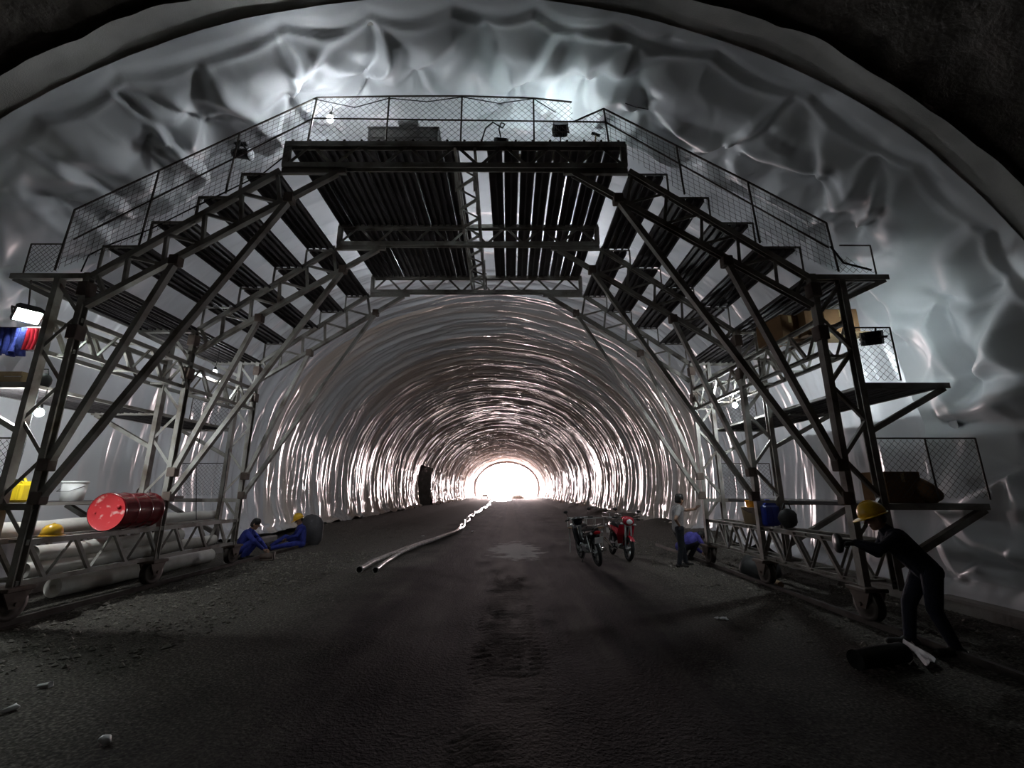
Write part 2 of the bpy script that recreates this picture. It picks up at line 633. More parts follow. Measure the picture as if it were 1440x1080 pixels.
# grey felt strip showing behind the sheet edge
s, x, z, nx, nz = profile(0.08, off=0.0)
felt = sweep('felt_lining', s, x, z, nx, nz, np.linspace(4.72, 5.5, 22),
             lambda S, Y: 0.05 * (fbm(S * .9, Y * 1.5, 5) - .5) + 0.03 * (ridge(S * 1.7, Y * .8, 6) - .5),
             'felt', dy=lambda S, Y: 0.16 * (fbm(S * .55, S * 0, 8) - .5) * sstep(5.4, 4.7, Y) + 0.05 * (ridge(S * 1.3, S * 0, 9) - .5) * sstep(5.4, 4.7, Y))
tag(felt, 'dull grey felt strip between bare dark rock and white sheet edge', 'felt')

# near white sheet, pinned like a quilt
s, x, z, nx, nz = profile(0.045, skirt=0.32)
SL = s[-1]
pins = []
row = 0
yy = 5.35
while yy < 8.0:
    ss = 0.5 + (0.6 if row % 2 else 0)
    while ss < SL:
        pins.append((ss + R.uniform(-.3, .3), yy + R.uniform(-.22, .22)))
        ss += 1.36
    yy += 1.0
    row += 1
pins = np.array(pins)
pin_k = RN.randint(3, 6, len(pins))
pin_p = RN.rand(len(pins)) * 6.28
pin_a = 0.6 + 0.8 * RN.rand(len(pins))

fold_edges = []
for i_ in range(len(pins)):
    for j_ in range(i_ + 1, len(pins)):
        if math.hypot(*(pins[i_] - pins[j_])) < 1.95 and R.random() < .62:
            fold_edges.append((pins[i_], pins[j_], R.uniform(.05, .13) * R.choice((-1, 1)), R.uniform(.07, .17), R.uniform(-.25, .25)))


def folds(a, b):
    out = np.zeros(len(a))
    for p, q, A, w_, bow in fold_edges:
        d = q - p
        L_ = math.hypot(*d)
        d = d / L_
        u = (a - p[0]) * d[0] + (b - p[1]) * d[1]
        sel = (u > -.3) & (u < L_ + .3)
        v = -(a - p[0]) * d[1] + (b - p[1]) * d[0]
        sel &= np.abs(v) < .8
        u, v = u[sel], v[sel]
        t_ = np.clip(u / L_, 0, 1)
        v = v - bow * 4 * t_ * (1 - t_)
        env = sstep(-.12, .12, u) * sstep(L_ + .12, L_ - .12, u)
        ww = w_ * (.45 + 1.3 * t_ * (1 - t_) * 2)
        out[sel] += A * env * (v / ww) * np.exp(.5 - .5 * (v / ww) ** 2)
    return out


def quilt(S, Y):
    sh = S.shape
    a, b = S.reshape(-1), Y.reshape(-1)
    out = np.zeros(len(a))
    # warped coordinates give the S-shaped folds
    wa = a + 0.35 * (fbm(a * .9, b * .9, 21, 3) - .5)
    wb = b + 0.35 * (fbm(a * .9, b * .9, 25, 3) - .5)
    for i in range(0, len(a), 20000):
        ca, cb = wa[i:i + 20000], wb[i:i + 20000]
        da = ca[:, None] - pins[None, :, 0]
        db = cb[:, None] - pins[None, :, 1]
        d2 = da * da + db * db
        o = np.argpartition(d2, 2, axis=1)[:, :3]
        dd = np.sqrt(np.take_along_axis(d2, o, 1))
        od = np.argsort(dd, axis=1)
        o = np.take_along_axis(o, od, 1)
        dd = np.take_along_axis(dd, od, 1)
        f1, f2 = dd[:, 0], dd[:, 1]
        k = o[:, 0]
        r_ = np.arange(len(ca))
        ang = np.arctan2(db[r_, k], da[r_, k])
        wgt = np.clip((f2 - f1) / 0.35, 0, 1)
        wgt = wgt * wgt * (3 - 2 * wgt)
        # smooth blend of per-pin amplitudes
        iw = 1.0 / (dd + 0.05) ** 3
        amp = (pin_a[o] * iw).sum(1) / iw.sum(1)
        sag = amp * (1 - np.exp(-(f1 / 0.42) ** 1.35))
        rad = np.exp(-f1 / 0.40) * np.clip(f1 / 0.10, 0, 1) * (np.abs(np.cos(ang * pin_k[k] / 2 + pin_p[k])) ** 0.7 - .5) * wgt
        out[i:i + 20000] = 0.21 * sag + 0.05 * rad
    out += folds(wa, wb)
    out += 0.08 * ridge(wa * .75, wb * .75, 31, 2.2) + 0.035 * ridge(wa * 1.9, wb * 1.9, 33, 2.0)
    return out.reshape(sh)


def hem_line(S):
    return 5.24 + 0.17 * np.abs(np.sin(S * 2.1 + 3 * vnoise(S * .4, S * 0, 41))) ** 0.8 + 0.10 * vnoise(S * .8, S * 0, 42)


def near_disp(S, Y):
    q = quilt(S, Y)
    h = hem_line(S)
    foot = np.minimum(sstep(0, 1.0, S), sstep(0, 1.0, SL - S))
    lip = 0.05 * np.exp(-((Y - h - .05) / .06) ** 2)
    d = 0.02 + 0.05 * np.clip((h - Y) / .2, 0, 1) + lip + q * (0.35 * sstep(h - .02, h + .12, Y) + .65 * sstep(h, h + .6, Y))
    return d * (0.35 + 0.65 * foot)


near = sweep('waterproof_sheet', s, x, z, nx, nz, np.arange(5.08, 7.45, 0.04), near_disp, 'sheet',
             dy=lambda S, Y: sstep(5.3, 5.02, Y) * 0.07 * (fbm(S * .7, S * 0, 44) - .5) + sstep(7.0, 7.41, Y) * 0.25 * (fbm(S * .6, S * 0, 46) - .5))
tag(near, 'white crumpled plastic sheet pinned in puffs around the near arch', 'plastic sheet')


# further sheets hung in rings with circumferential folds
def crease(c, S, seed):
    """rounded folds across coordinate c (period 1), each swelling and fading along the arch"""
    k = np.floor(c).astype(int)
    f = c - k
    ph = _tab[(k * 7 + seed * 13) % 512, (k * 3 + seed) % 512]
    off = .5 + .25 * (_tab[(k * 5 + seed * 11) % 512, (k + 99) % 512] - .5)
    prof_ = np.exp(-((f - off) / .20) ** 2) * sstep(0, .12, f) * sstep(1, .88, f)
    amp = sstep(.22, .70, vnoise(S * .35 + ph * 40, k * 1.7 + seed, seed + 1)) * (.35 + 1.1 * ph)
    return prof_ * amp


def far_disp(S, Y, SL, near_blend):
    wob = 0.30 * (fbm(S * .30, Y * .22, 51, 3) - .5) + 0.10 * (vnoise(S * 1.3, Y * .8, 52) - .5) + 0.035 * (vnoise(S * 4, Y * 3, 50) - .5)
    wy = Y + wob
    big = ridge(wy * 0.55, S * .08, 53, 1.4)
    c1 = crease(wy / .72 + .9 * (vnoise(S * .22, Y * .1, 63) - .5), S, 3)
    c2 = crease(wy / .40 + 1.6 * (vnoise(S * .5 + 9, Y * .2, 64) - .5), S * 1.4, 4)
    c3 = crease(wy / .26 + 2.2 * (vnoise(S * .8 + 5, Y * .3, 65) - .5), S * 2.0, 5)
    tiny = ridge(wy * 4.5 + S * .5, S * 1.6, 58, 2.2) * vnoise(S * 1.1, Y * .9, 59)
    loose = 0.22 + 0.78 * sstep(9.0, 13.0, Y) if near_blend else 1.0
    deep = 1.0 + 0.9 * sstep(40, 75, Y)
    d = 0.07 * big + deep * loose * (0.088 * c1 + 0.046 * c2 + 0.021 * c3 + 0.016 * tiny)
    e = np.minimum(S, SL - S)
    foot = np.exp(-(e / 1.1) ** 2)
    d = d * (0.45 + 0.55 * sstep(0, 1.2, e)) + foot * 0.30 * ridge(wy * 1.2, S * 1.5, 60, 1.5) * loose
    return d


s, x, z, nx, nz = profile(0.11, skirt=0.32)
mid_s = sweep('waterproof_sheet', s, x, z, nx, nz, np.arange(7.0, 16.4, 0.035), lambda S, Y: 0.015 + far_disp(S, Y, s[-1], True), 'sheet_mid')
tag(mid_s, 'smoother white plastic sheet hung behind the steel gantry', 'plastic sheet')
ys = [16.2]
while ys[-1] < Y_END - 1.2:
    ys.append(ys[-1] + 0.038 + 0.0012 * (ys[-1] - 16))
ys = np.array(ys)
s, x, z, nx, nz = profile(0.17, skirt=0.32)
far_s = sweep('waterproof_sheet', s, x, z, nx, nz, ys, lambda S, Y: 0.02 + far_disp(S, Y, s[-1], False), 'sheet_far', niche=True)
tag(far_s, 'long glossy sheet with arching folds running to the bright exit', 'plastic sheet')

# cross-passage recess in the left wall
m_ = MB()
y0, y1, zt = NICHE
xa, xb = CX - 7.9, CX - 10.6
m_.raw([(xa, y0, -.1), (xa, y1, -.1), (xb, y1, -.1), (xb, y0, -.1), (xa, y0, zt), (xa, y1, zt), (xb, y1, zt), (xb, y0, zt)],
       [(0, 3, 7, 4), (1, 5, 6, 2), (2, 6, 7, 3), (4, 7, 6, 5)])
m_.build('wall_recess', 'concrete')['kind'] = 'structure'

# portal ring and outdoor ground
m_ = MB()
po = profile(0.5, off=-0.5)
pi_ = profile(0.5, off=0.62)
n = min(len(po[1]), len(pi_[1]))
so = np.linspace(0, 1, n)
ox, oz = np.interp(so, po[0] / po[0][-1], po[1]), np.interp(so, po[0] / po[0][-1], po[2])
ix, iz = np.interp(so, pi_[0] / pi_[0][-1], pi_[1]), np.interp(so, pi_[0] / pi_[0][-1], pi_[2])
vs = []
for a, b, yv in ((ox, oz, 108.4), (ix, iz, 108.4), (ix, iz, Y_END + .4), (ox, oz, Y_END + .4)):
    vs += [(p, yv, q) for p, q in zip(a, b)]
fs = []
for k in range(3):
    for i in range(n - 1):
        fs.append((k * n + i, k * n + i + 1, (k + 1) * n + i + 1, (k + 1) * n + i))
m_.raw(vs, fs)
tag(m_.build('trim_1', 'portal_concrete'), kind='structure')

# floor
xs = np.concatenate([np.arange(-14, -9.2, .8), np.arange(-9.2, 8.4, .075), np.arange(8.4, 13, .8)])
ysf = np.concatenate([np.arange(-14, .8, .6), np.arange(.8, 13, .06)])
t = 13.0
yl = []
while t < 112:
    yl.append(t)
    t += 0.06 + (t - 13) * 0.008
ysf = np.concatenate([ysf, np.array(yl), np.arange(112, 230, 8)])


def ground_z(X, Y):
    X, Y = np.asarray(X, float), np.asarray(Y, float)
    zz = 0.05 * (fbm(X * .5, Y * .35, 71) - .5) + 0.014 * (fbm(X * 2.2, Y * 1.2, 72, 2) - .5)
    inside = sstep(5.6, 2.5, np.abs(X - 0.0))
    zz += 0.030 * (fbm(X * 9, Y * 9, 73, 2) - .5) * (1 - .92 * inside)
    # cleated wheel track in the middle and the two ruts beside it
    trk = sstep(.42, .25, np.abs(X + .02 - .12 * (vnoise(Y * .25, Y * 0, 74) - .5)))
    zz += trk * (0.012 * np.sin(Y * 55 + 2.5 * vnoise(X * 5, Y * 2, 75) * 3) * vnoise(Y * 1.2, X * 2, 70) + .012) * sstep(12, 8, Y)
    zz -= 0.022 * np.exp(-((np.abs(X) - .85) / .3) ** 2)
    # banks along the walls further in
    zz += 0.42 * sstep(4.6, 6.8, X) * sstep(11, 15, Y) * (0.6 + .6 * vnoise(X * .6, Y * .4, 76))
    zz += 0.22 * sstep(-6.0, -8.0, X) * sstep(15, 20, Y)
    return zz


XX, YY = np.meshgrid(xs, ysf, indexing='ij')
fl = grid_obj('floor', np.stack([XX, YY, ground_z(XX, YY)], -1), 'ground', kind='structure')


def gz(x_, y_):
    return float(ground_z(np.array([x_]), np.array([y_]))[0])


# loose gravel too fine to pick apart
m_ = MB()
for i in range(5200):
    u = R.random()
    if u < .5:
        gx, gy = R.uniform(-6.2, -3.6), R.uniform(4.6, 13)
    elif u < .8:
        gx, gy = R.uniform(3.2, 6.5), R.uniform(4.5, 16)
    else:
        gx, gy = R.choice((R.uniform(-6.0, -2.6), R.uniform(2.6, 5.0))), R.uniform(3.2, 22)
    r_ = 0.010 + (0.030 if u < .8 else .008) * R.random() ** 3
    c = (gx, gy, gz(gx, gy) + r_ * .3)
    pts = []
    for d in ((1, 0, 0), (0, 1, 0), (-1, 0, 0), (0, -1, 0), (0, 0, 1), (0, 0, -1)):
        k = r_ * R.uniform(.7, 1.4)
        pts.append((c[0] + d[0] * k, c[1] + d[1] * k, c[2] + d[2] * k * .7))
    m_.raw(pts, [(0, 1, 4), (1, 2, 4), (2, 3, 4), (3, 0, 4), (1, 0, 5), (2, 1, 5), (3, 2, 5), (0, 3, 5)])
tag(m_.build('gravel', 'stone'), 'loose grey gravel scattered over the tunnel floor', 'gravel', kind='stuff')

# ------------------------------------------------------------------ steel gantry
FY = (6.1, 8.4, 10.7)
G0 = Vector((CX, 8.4, 0))
gantry = empty('lining_gantry', G0, 0, 'tall stepped steel scaffold gantry spanning the tunnel on rails', 'gantry')


def unit_bar(kind):
    m = MB()
    if kind == 'box':
        m.box((0, 0, .5), (1, 1, 1))
    elif kind == 'angle':
        t_ = .16
        m.prism([(-.5, -.5), (.5, -.5), (.5, -.5 + t_), (-.5 + t_, -.5 + t_), (-.5 + t_, .5), (-.5, .5)], 0, 1, 'z')
    elif kind == 'chan':
        t_ = .14
        m.prism([(-.5, -.5), (.5, -.5), (.5, -.5 + t_), (-.5 + t_, -.5 + t_), (-.5 + t_, .5 - t_), (.5, .5 - t_), (.5, .5), (-.5, .5)], 0, 1, 'z')
    elif kind == 'rod':
        m.tube([(0, 0, 0), (0, 0, 1)], .5, 6)
    return m


BARMESH = {}


def bar(name, p, q, w_, h_=None, kind='box', material='steel', parent=gantry, origin=G0, flip=False):
    p, q = Vector(p), Vector(q)
    h_ = h_ or w_
    key = (kind, material)
    if key not in BARMESH:
        BARMESH[key] = unit_bar(kind).mesh('steel_' + kind, material)
    o = bpy.data.objects.new(name, BARMESH[key])
    COL.objects.link(o)
    d = q - p
    L = d.length
    t_ = d / L
    ref = Vector((0, 1, 0)) if abs(t_.y) < .9 else Vector((0, 0, 1))
    u = ref.cross(t_).normalized()
    if flip:
        u = -u
    v_ = t_.cross(u)
    M = Matrix((u * w_, v_ * h_, d)).transposed().to_4x4()
    M.translation = p - origin
    o.parent = parent
    o.matrix_local = M
    return o


def hx(s_, h):
    return CX + s_ * h


def brace_run(name, a0, a1, b0, b1, n_, w_, kind='angle', material='steel', start=0):
    """zig-zag webs between chord a (a0-a1) and chord b (b0-b1)"""
    a0, a1, b0, b1 = map(Vector, (a0, a1, b0, b1))
    for i in range(n_):
        t0, t1 = i / n_, (i + 1) / n_
        if (i + start) % 2 == 0:
            bar(name, a0.lerp(a1, t0), b0.lerp(b1, t1), w_, w_, kind, material)
        else:
            bar(name, b0.lerp(b1, t0), a0.lerp(a1, t1), w_, w_, kind, material)


for fi, fy in enumerate(FY):
    # roof truss
    zt_, zb_ = 7.15, 6.74
    bar('roof_chord', (hx(-1, 2.77), fy, zt_), (hx(1, 2.77), fy, zt_), .09, .11, 'chan')
    bar('roof_chord', (hx(-1, 2.77), fy, zb_), (hx(1, 2.77), fy, zb_), .09, .12, 'chan')
    brace_run('roof_brace', (hx(-1, 2.74), fy, zb_), (hx(1, 2.74), fy, zb_), (hx(-1, 2.74), fy, zt_), (hx(1, 2.74), fy, zt_), 14, .05)
    for s_ in (-1, 1):
        bar('roof_end_post', (hx(s_, 2.74), fy, zb_), (hx(s_, 2.74), fy, zt_), .09, .09)
        # haunch packer under the roof truss corner
        bar('haunch_beam', (hx(s_, 2.78), fy, 6.655), (hx(s_, 1.75), fy, 6.655), .09, .06)
        # sloping truss
        A0, A1 = Vector((hx(s_, 2.80), fy, 6.66)), Vector((hx(s_, 5.40), fy, 4.80))
        B0, B1 = Vector((hx(s_, 1.90), fy, 6.62)), Vector((hx(s_, 5.40), fy, 4.33))
        bar('slope_chord', A0, A1, .085, .085, 'chan')
        bar('slope_chord', B0, B1, .085, .085, 'chan')
        ta = [0.02, .22, .42, .62, .82]
        tb = [.24, .40, .555, .71, .86]
        for i in range(5):
            bar('slope_brace', A0.lerp(A1, ta[i]), B0.lerp(B1, tb[i]), .05, .05, 'angle')
            if i < 4:
                bar('slope_brace', B0.lerp(B1, tb[i]), A0.lerp(A1, ta[i + 1]), .045, .045, 'angle')
        bar('slope_brace', A0.lerp(A1, .98), B0.lerp(B1, .93), .05, .05, 'angle')
        # twin posts and lattice
        zb0 = 0.42
        bar('post', (hx(s_, 5.45), fy, zb0), (hx(s_, 5.45), fy, 4.84), .085, .11, 'chan')
        bar('post', (hx(s_, 5.88), fy, zb0), (hx(s_, 5.88), fy, 4.80), .085, .11, 'chan', flip=True)
        brace_run('post_brace', (hx(s_, 5.45), fy, 1.05), (hx(s_, 5.45), fy, 4.7), (hx(s_, 5.88), fy, 1.05), (hx(s_, 5.88), fy, 4.7), 7, .05)
        for zz in (4.58, 3.9):
            m_ = MB().box((hx(s_, 5.45) - G0.x, fy - G0.y, zz), (.15, .16, .22), bev=.01)
            m_.build('splice_plate', 'steel_rust', gantry)
        # upper side bracket
        bar('bracket_beam', (hx(s_, 5.40), fy, 4.79), (hx(s_, 6.60), fy, 4.79), .08, .10, 'chan')
        bar('bracket_strut', (hx(s_, 6.55), fy, 4.75), (hx(s_, 5.90), fy, 4.45), .07, .07)
        # middle side bracket
        bar('bracket_beam', (hx(s_, 5.88), fy, 3.11), (hx(s_, 7.13), fy, 3.11), .08, .09, 'chan')
        bar('bracket_strut', (hx(s_, 7.06), fy, 3.07), (hx(s_, 5.90), fy, 2.46), .07, .07)
        # low side bracket
        bar('bracket_beam', (hx(s_, 5.45), fy, 1.45), (hx(s_, 7.27), fy, 1.45), .08, .09, 'chan')
        bar('bracket_strut', (hx(s_, 7.22), fy, 1.41), (hx(s_, 5.92), fy, .72), .08, .08)
        # long raking struts
        bar('raking_strut', (hx(s_, 5.40), fy, 1.97), (hx(s_, 4.20), fy, 5.06), .08, .09)
        bar('raking_strut', (hx(s_, 5.40), fy, 1.53), (hx(s_, 2.58), fy, 6.17), .08, .09)
        for hh, zz in ((5.40, 2.0), (5.40, 1.56), (4.20, 5.06), (2.60, 6.15)):
            MB().box((s_ * hh, fy - G0.y, zz), (.15, .13, .17), bev=.01).build('gusset', 'steel_rust', gantry)
        # stepped hangers under each tread
        steps = ((2.80, 3.38, 6.60), (3.40, 4.00, 6.17), (4.03, 4.65, 5.72), (4.68, 5.32, 5.30))
        for si, (ha, hb, zz) in enumerate(steps):
            bar('tread_bearer', (hx(s_, ha - .02), fy, zz), (hx(s_, hb + .04), fy, zz), .035, .035, 'angle')
            zn = steps[si + 1][2] if si < 3 else 4.84
            bar('tread_upright', (hx(s_, hb + .03), fy, zz), (hx(s_, hb + .03), fy, zn), .03, .03, 'angle')

# longitudinal box beams
for s_ in (-1, 1):
    for hh in (5.45, 5.88):
        for z0, z1, nm in ((0.50, 1.0, 'base'), (3.62, 4.10, 'upper')):
            ya, yb = FY[0] - (.0), FY[2] + .08
            bar(nm + '_beam_chord', (hx(s_, hh), ya, z1), (hx(s_, hh), yb, z1), .06, .07, 'chan')
            bar(nm + '_beam_chord', (hx(s_, hh), ya, z0), (hx(s_, hh), yb, z0), .05, .06, 'chan')
            brace_run(nm + '_beam_brace', (hx(s_, hh), ya + .05, z1), (hx(s_, hh), yb - .05, z1), (hx(s_, hh), ya + .05, z0), (hx(s_, hh), yb - .05, z0), 14, .045)
    for z0 in (1.0, .5, 3.62, 4.10):
        for k in range(6):
            yv = FY[0] + .2 + k * .88
            bar('beam_tie', (hx(s_, 5.45), yv, z0), (hx(s_, 5.88), yv, z0), .035, .035, 'angle')
    # edge angles of the side decks
    for hh, zz in ((6.58, 4.80), (7.10, 3.12), (7.22, 1.46), (6.33, 1.46), (5.95, 3.12)):
        bar('deck_edge', (hx(s_, hh), FY[0], zz), (hx(s_, hh), FY[2] + .05, zz), .05, .05, 'angle')
# central lattice beam under the roof
bx0 = -.80
for dx in (-.16, .16):
    for zz in (6.80, 7.10):
        bar('centre_beam_chord', (bx0 + .05 + dx, FY[0] - .05, zz), (bx0 - .05 + dx, FY[2] + .1, zz), .045, .05, 'angle')
brace_run('centre_beam_brace', (bx0 - .12, FY[0], 6.78), (bx0 - .2, FY[2], 6.78), (bx0 + .2, FY[0], 6.78), (bx0 + .12, FY[2], 6.78), 16, .04)
for dx in (-.16, .16):
    brace_run('centre_beam_brace', (bx0 + dx, FY[0], 6.80), (bx0 + dx, FY[2], 6.80), (bx0 + dx, FY[0], 7.10), (bx0 + dx, FY[2], 7.10), 14, .035)

# pressed steel planks
W = .5
prof = [(-W, 0), (W, 0), (W, -.055), (.43, -.055), (.43, -.012), (.06, -.012), (.06, -.050), (-.06, -.050), (-.06, -.012), (-.43, -.012), (-.43, -.055), (-W, -.055)]
plank_me = MB().prism(list(reversed(prof)), 0, 1, 'y').mesh('steel_plank', 'plank')


def plank(xc, y0, y1, zz, wid, tilt=0.0, sk=0.0):
    o = bpy.data.objects.new('plank', plank_me)
    COL.objects.link(o)
    o.parent = gantry
    o.location = Vector((xc, y0, zz)) - G0
    o.scale = (wid, y1 - y0, 1.0)
    o.rotation_euler = (0, tilt, sk)
    return o


spans = ((6.15, 8.345), (8.455, 10.645))
for (ya, yb) in spans:
    xx = -3.63 + .14
    while xx < -1.0:
        plank(xx, ya, yb, 7.200, .262, R.uniform(-.02, .02), R.uniform(-.004, .004))
        xx += .276
    xx = -.40 + .13
    while xx < 1.92:
        plank(xx, ya, yb, 7.200, .248, R.uniform(-.02, .02), R.uniform(-.006, .006))
        xx += .282
    for s_ in (-1, 1):
        for ha, hb, zz in ((2.80, 3.38, 6.60), (3.40, 4.00, 6.17), (4.03, 4.65, 5.72), (4.68, 5.32, 5.30)):
            wd = (hb - ha) / 2
            for k in range(2):
                plank(hx(s_, ha + wd * (k + .5)), ya, yb, zz + .030, wd - .015, R.uniform(-.02, .02), R.uniform(-.003, .003))
        for ha, hb, zz, nn in ((5.38, 6.52, 4.835, 4), (5.98, 7.08, 3.15, 4), ((6.35, 7.2, 1.49, 3) if s_ < 0 else (5.98, 7.2, 1.49, 4))):
            wd = (hb - ha) / nn
            for k in range(nn):
                plank(hx(s_, ha + wd * (k + .5)), ya, yb, zz, wd - .03, R.uniform(-.02, .02), R.uniform(-.003, .003))

# guard rail of thin bars along the front edge
top = [(-5.90, 5.92), (-4.72, 6.64), (-3.54, 7.36), (-2.35, 8.07), (-1.14, 8.10), (.08, 8.11), (1.28, 8.07)]
base = {-5.90: 4.88, -4.72: 5.30, -3.54: 6.22, -2.35: 7.2, -1.14: 7.2, .08: 7.2, 1.28: 7.2, 2.45: 7.2, 3.60: 6.22, 4.68: 5.36, 5.81: 4.88}
topR = [(2.45, 7.86), (3.60, 7.13), (4.68, 6.45), (5.81, 5.71)]
RY = 6.06
for a, b in zip(top[:-1], top[1:]):
    bar('guard_rail', (CX + a[0], RY, a[1]), (CX + b[0], RY, b[1]), .028, .028, 'rod', 'rail_steel')
bar('guard_rail', (CX + 1.28, RY, 8.07), (CX + 1.92, RY, 7.99), .028, .028, 'rod', 'rail_steel')
bar('guard_rail', (CX + 1.95, RY, 7.60), (CX + 2.45, RY, 7.86), .028, .028, 'rod', 'rail_steel')
for a, b in zip(topR[:-1], topR[1:]):
    bar('guard_rail', (CX + a[0], RY, a[1]), (CX + b[0], RY, b[1]), .03, .03, 'rod', 'rail_steel')
midl = [(-5.80, 5.40), (-2.37, 7.65), (2.46, 7.59), (5.78, 5.28)]
for a, b in zip(midl[:-1], midl[1:]):
    bar('guard_rail', (CX + a[0], RY, a[1]), (CX + b[0], RY, b[1]), .026, .026, 'rod', 'rail_steel')
for h_, zt_ in top + topR:
    bar('guard_post', (CX + h_ - (.06 if h_ < -2 else 0) + (.05 if h_ > 2 else 0), RY, base[h_]), (CX + h_, RY, zt_), .03, .03, 'rod', 'rail_steel')
for s_ in (-1, 1):
    # square guard frames at the tips of the decks
    for ha, hb, z0, z1 in ((5.95, 6.42, 4.84, 5.32), (5.92, 6.45, 3.18, 3.98), (5.94, 7.30, 1.54, 2.36)):
        if s_ < 0 and z0 == 3.18:
            continue
        bar('guard_post', (hx(s_, hb), RY, z0), (hx(s_, hb), RY, z1), .022, .022, 'rod', 'rail_steel')
        bar('guard_rail', (hx(s_, ha), RY, z1), (hx(s_, hb), RY, z1), .022, .022, 'rod', 'rail_steel')
    bar('guard_post', (hx(s_, 6.62), RY, 1.54), (hx(s_, 6.60), RY, 2.36), .022, .022, 'rod', 'rail_steel')
    for ha, hb, z0, z1 in ((5.95, 6.95, 3.18, 3.9), (5.95, 7.1, 1.54, 2.3)):
        bar('guard_post', (hx(s_, hb), FY[2], z0), (hx(s_, hb), FY[2], z1), .022, .022, 'rod', 'rail_steel')
        bar('guard_rail', (hx(s_, ha), FY[2], z1), (hx(s_, hb), FY[2], z1), .022, .022, 'rod', 'rail_steel')


def wire_panel(poly_top, poly_bot, yv, cell, r_, diag=True, sag=0.0):
    """wire netting between an upper and a lower line; both lists of (x,z) with the same x"""
    m = MB()
    xs_ = [p[0] for p in poly_top]
    x0, x1 = xs_[0], xs_[-1]
    zt = lambda q: float(np.interp(q, xs_, [p[1] for p in poly_top]))
    zb = lambda q: float(np.interp(q, xs_, [p[1] for p in poly_bot]))
    zmin, zmax = min(p[1] for p in poly_bot), max(p[1] for p in poly_top)

    def seg_clip(pts):
        run = []
        for (a, b) in pts:
            ok = x0 <= a <= x1 and zb(a) <= b <= zt(a)
            if ok:
                run.append((a, yv + sag * math.sin(a * 3.1) * math.sin(b * 4), b))
            if (not ok or (a, b) == pts[-1]) and run:
                if len(run) > 1:
                    m.tube([run[0], run[-1]], r_, 3, caps=False, smooth=False)
                run = []
    if diag:
        H_ = zmax - zmin
        k = x0 - H_
        while k < x1 + H_:
            for sg in (1, -1):
                pts = [(k + sg * (q * .03), zmin + q * .03) for q in range(int(H_ / .03) + 2)]
                seg_clip(pts)
            k += cell
    else:
        k = x0
        while k < x1:
            m.tube([(k, yv, zb(k)), (k, yv, zt(k))], r_, 3, caps=False, smooth=False)
            k += cell
        # sloping wires following the upper line
        off = 0
        hm = max(zt(q) - zb(q) for q in np.linspace(x0, x1, 20))
        while off < hm:
            run = [(q, yv, zt(q) - off) for q in np.linspace(x0, x1, 40) if zt(q) - off > zb(q)]
            if len(run) > 1:
                m.tube(run, r_, 3, caps=False, smooth=False)
            off += cell
    m.v = [(a - G0.x, b - G0.y, c - G0.z) for a, b, c in m.v]
    o = m.build('wire_netting', 'wire', gantry)
    o['kind'] = 'stuff'
    return o


tp = [(CX + a, b) for a, b in top[3:]] + [(CX + 1.92, 7.99), (CX + 1.95, 7.62), (CX + 2.45, 7.84)]
wire_panel(tp, [(a, 7.2) for a, b in tp], RY - .01, .11, .0032)
tl = [(CX + a, b) for a, b in top[:4]]
bl = [(CX - 5.9, 4.9), (CX - 4.72, 5.40), (CX - 3.54, 6.25), (CX - 2.35, 7.2)]
wire_panel(tl, bl, RY - .01, .085, .003, diag=False)
tr = [(CX + a, b) for a, b in topR]
br = [(CX + 2.45, 7.2), (CX + 3.6, 6.25), (CX + 4.68, 5.40), (CX + 5.81, 4.9)]
wire_panel(tr, br, RY - .01, .085, .003, diag=False)
wire_panel([(CX - 6.42, 5.32), (CX - 5.9, 5.32)], [(CX - 6.42, 4.86), (CX - 5.9, 4.86)], RY, .08, .003)
wire_panel([(CX + 5.8, 5.28), (CX + 6.2, 5.0), (CX + 6.42, 4.92)], [(CX + 5.8, 4.86), (CX + 6.2, 4.86), (CX + 6.42, 4.86)], RY, .10, .003)
wire_panel([(CX + 5.92, 3.98), (CX + 6.45, 3.98)], [(CX + 5.92, 3.18), (CX + 6.45, 3.18)], RY, .10, .003)
wire_panel([(CX + 5.94, 2.36), (CX + 7.3, 2.36)], [(CX + 5.94, 1.56), (CX + 7.3, 1.56)], RY, .09, .003)
wire_panel([(CX - 7.3, 2.36), (CX - 5.94, 2.36)], [(CX - 7.3, 1.56), (CX - 5.94, 1.56)], RY, .09, .003)
for s_ in (-1, 1):
    a, b = sorted((hx(s_, 5.95), hx(s_, 6.95)))
    wire_panel([(a, 3.9), (b, 3.9)], [(a, 3.2), (b, 3.2)], FY[2], .10, .004)
    a, b = sorted((hx(s_, 5.95), hx(s_, 7.1)))
    wire_panel([(a, 2.3), (b, 2.3)], [(a, 1.56), (b, 1.56)], FY[2], .09, .003)

# clips along the front chord
for k in range(20):
    MB().box((-2.66 + k * .28, FY[0] - G0.y - .01, 7.222), (.035, .06, .045), bev=.006).build('clip', 'rail_steel', gantry)
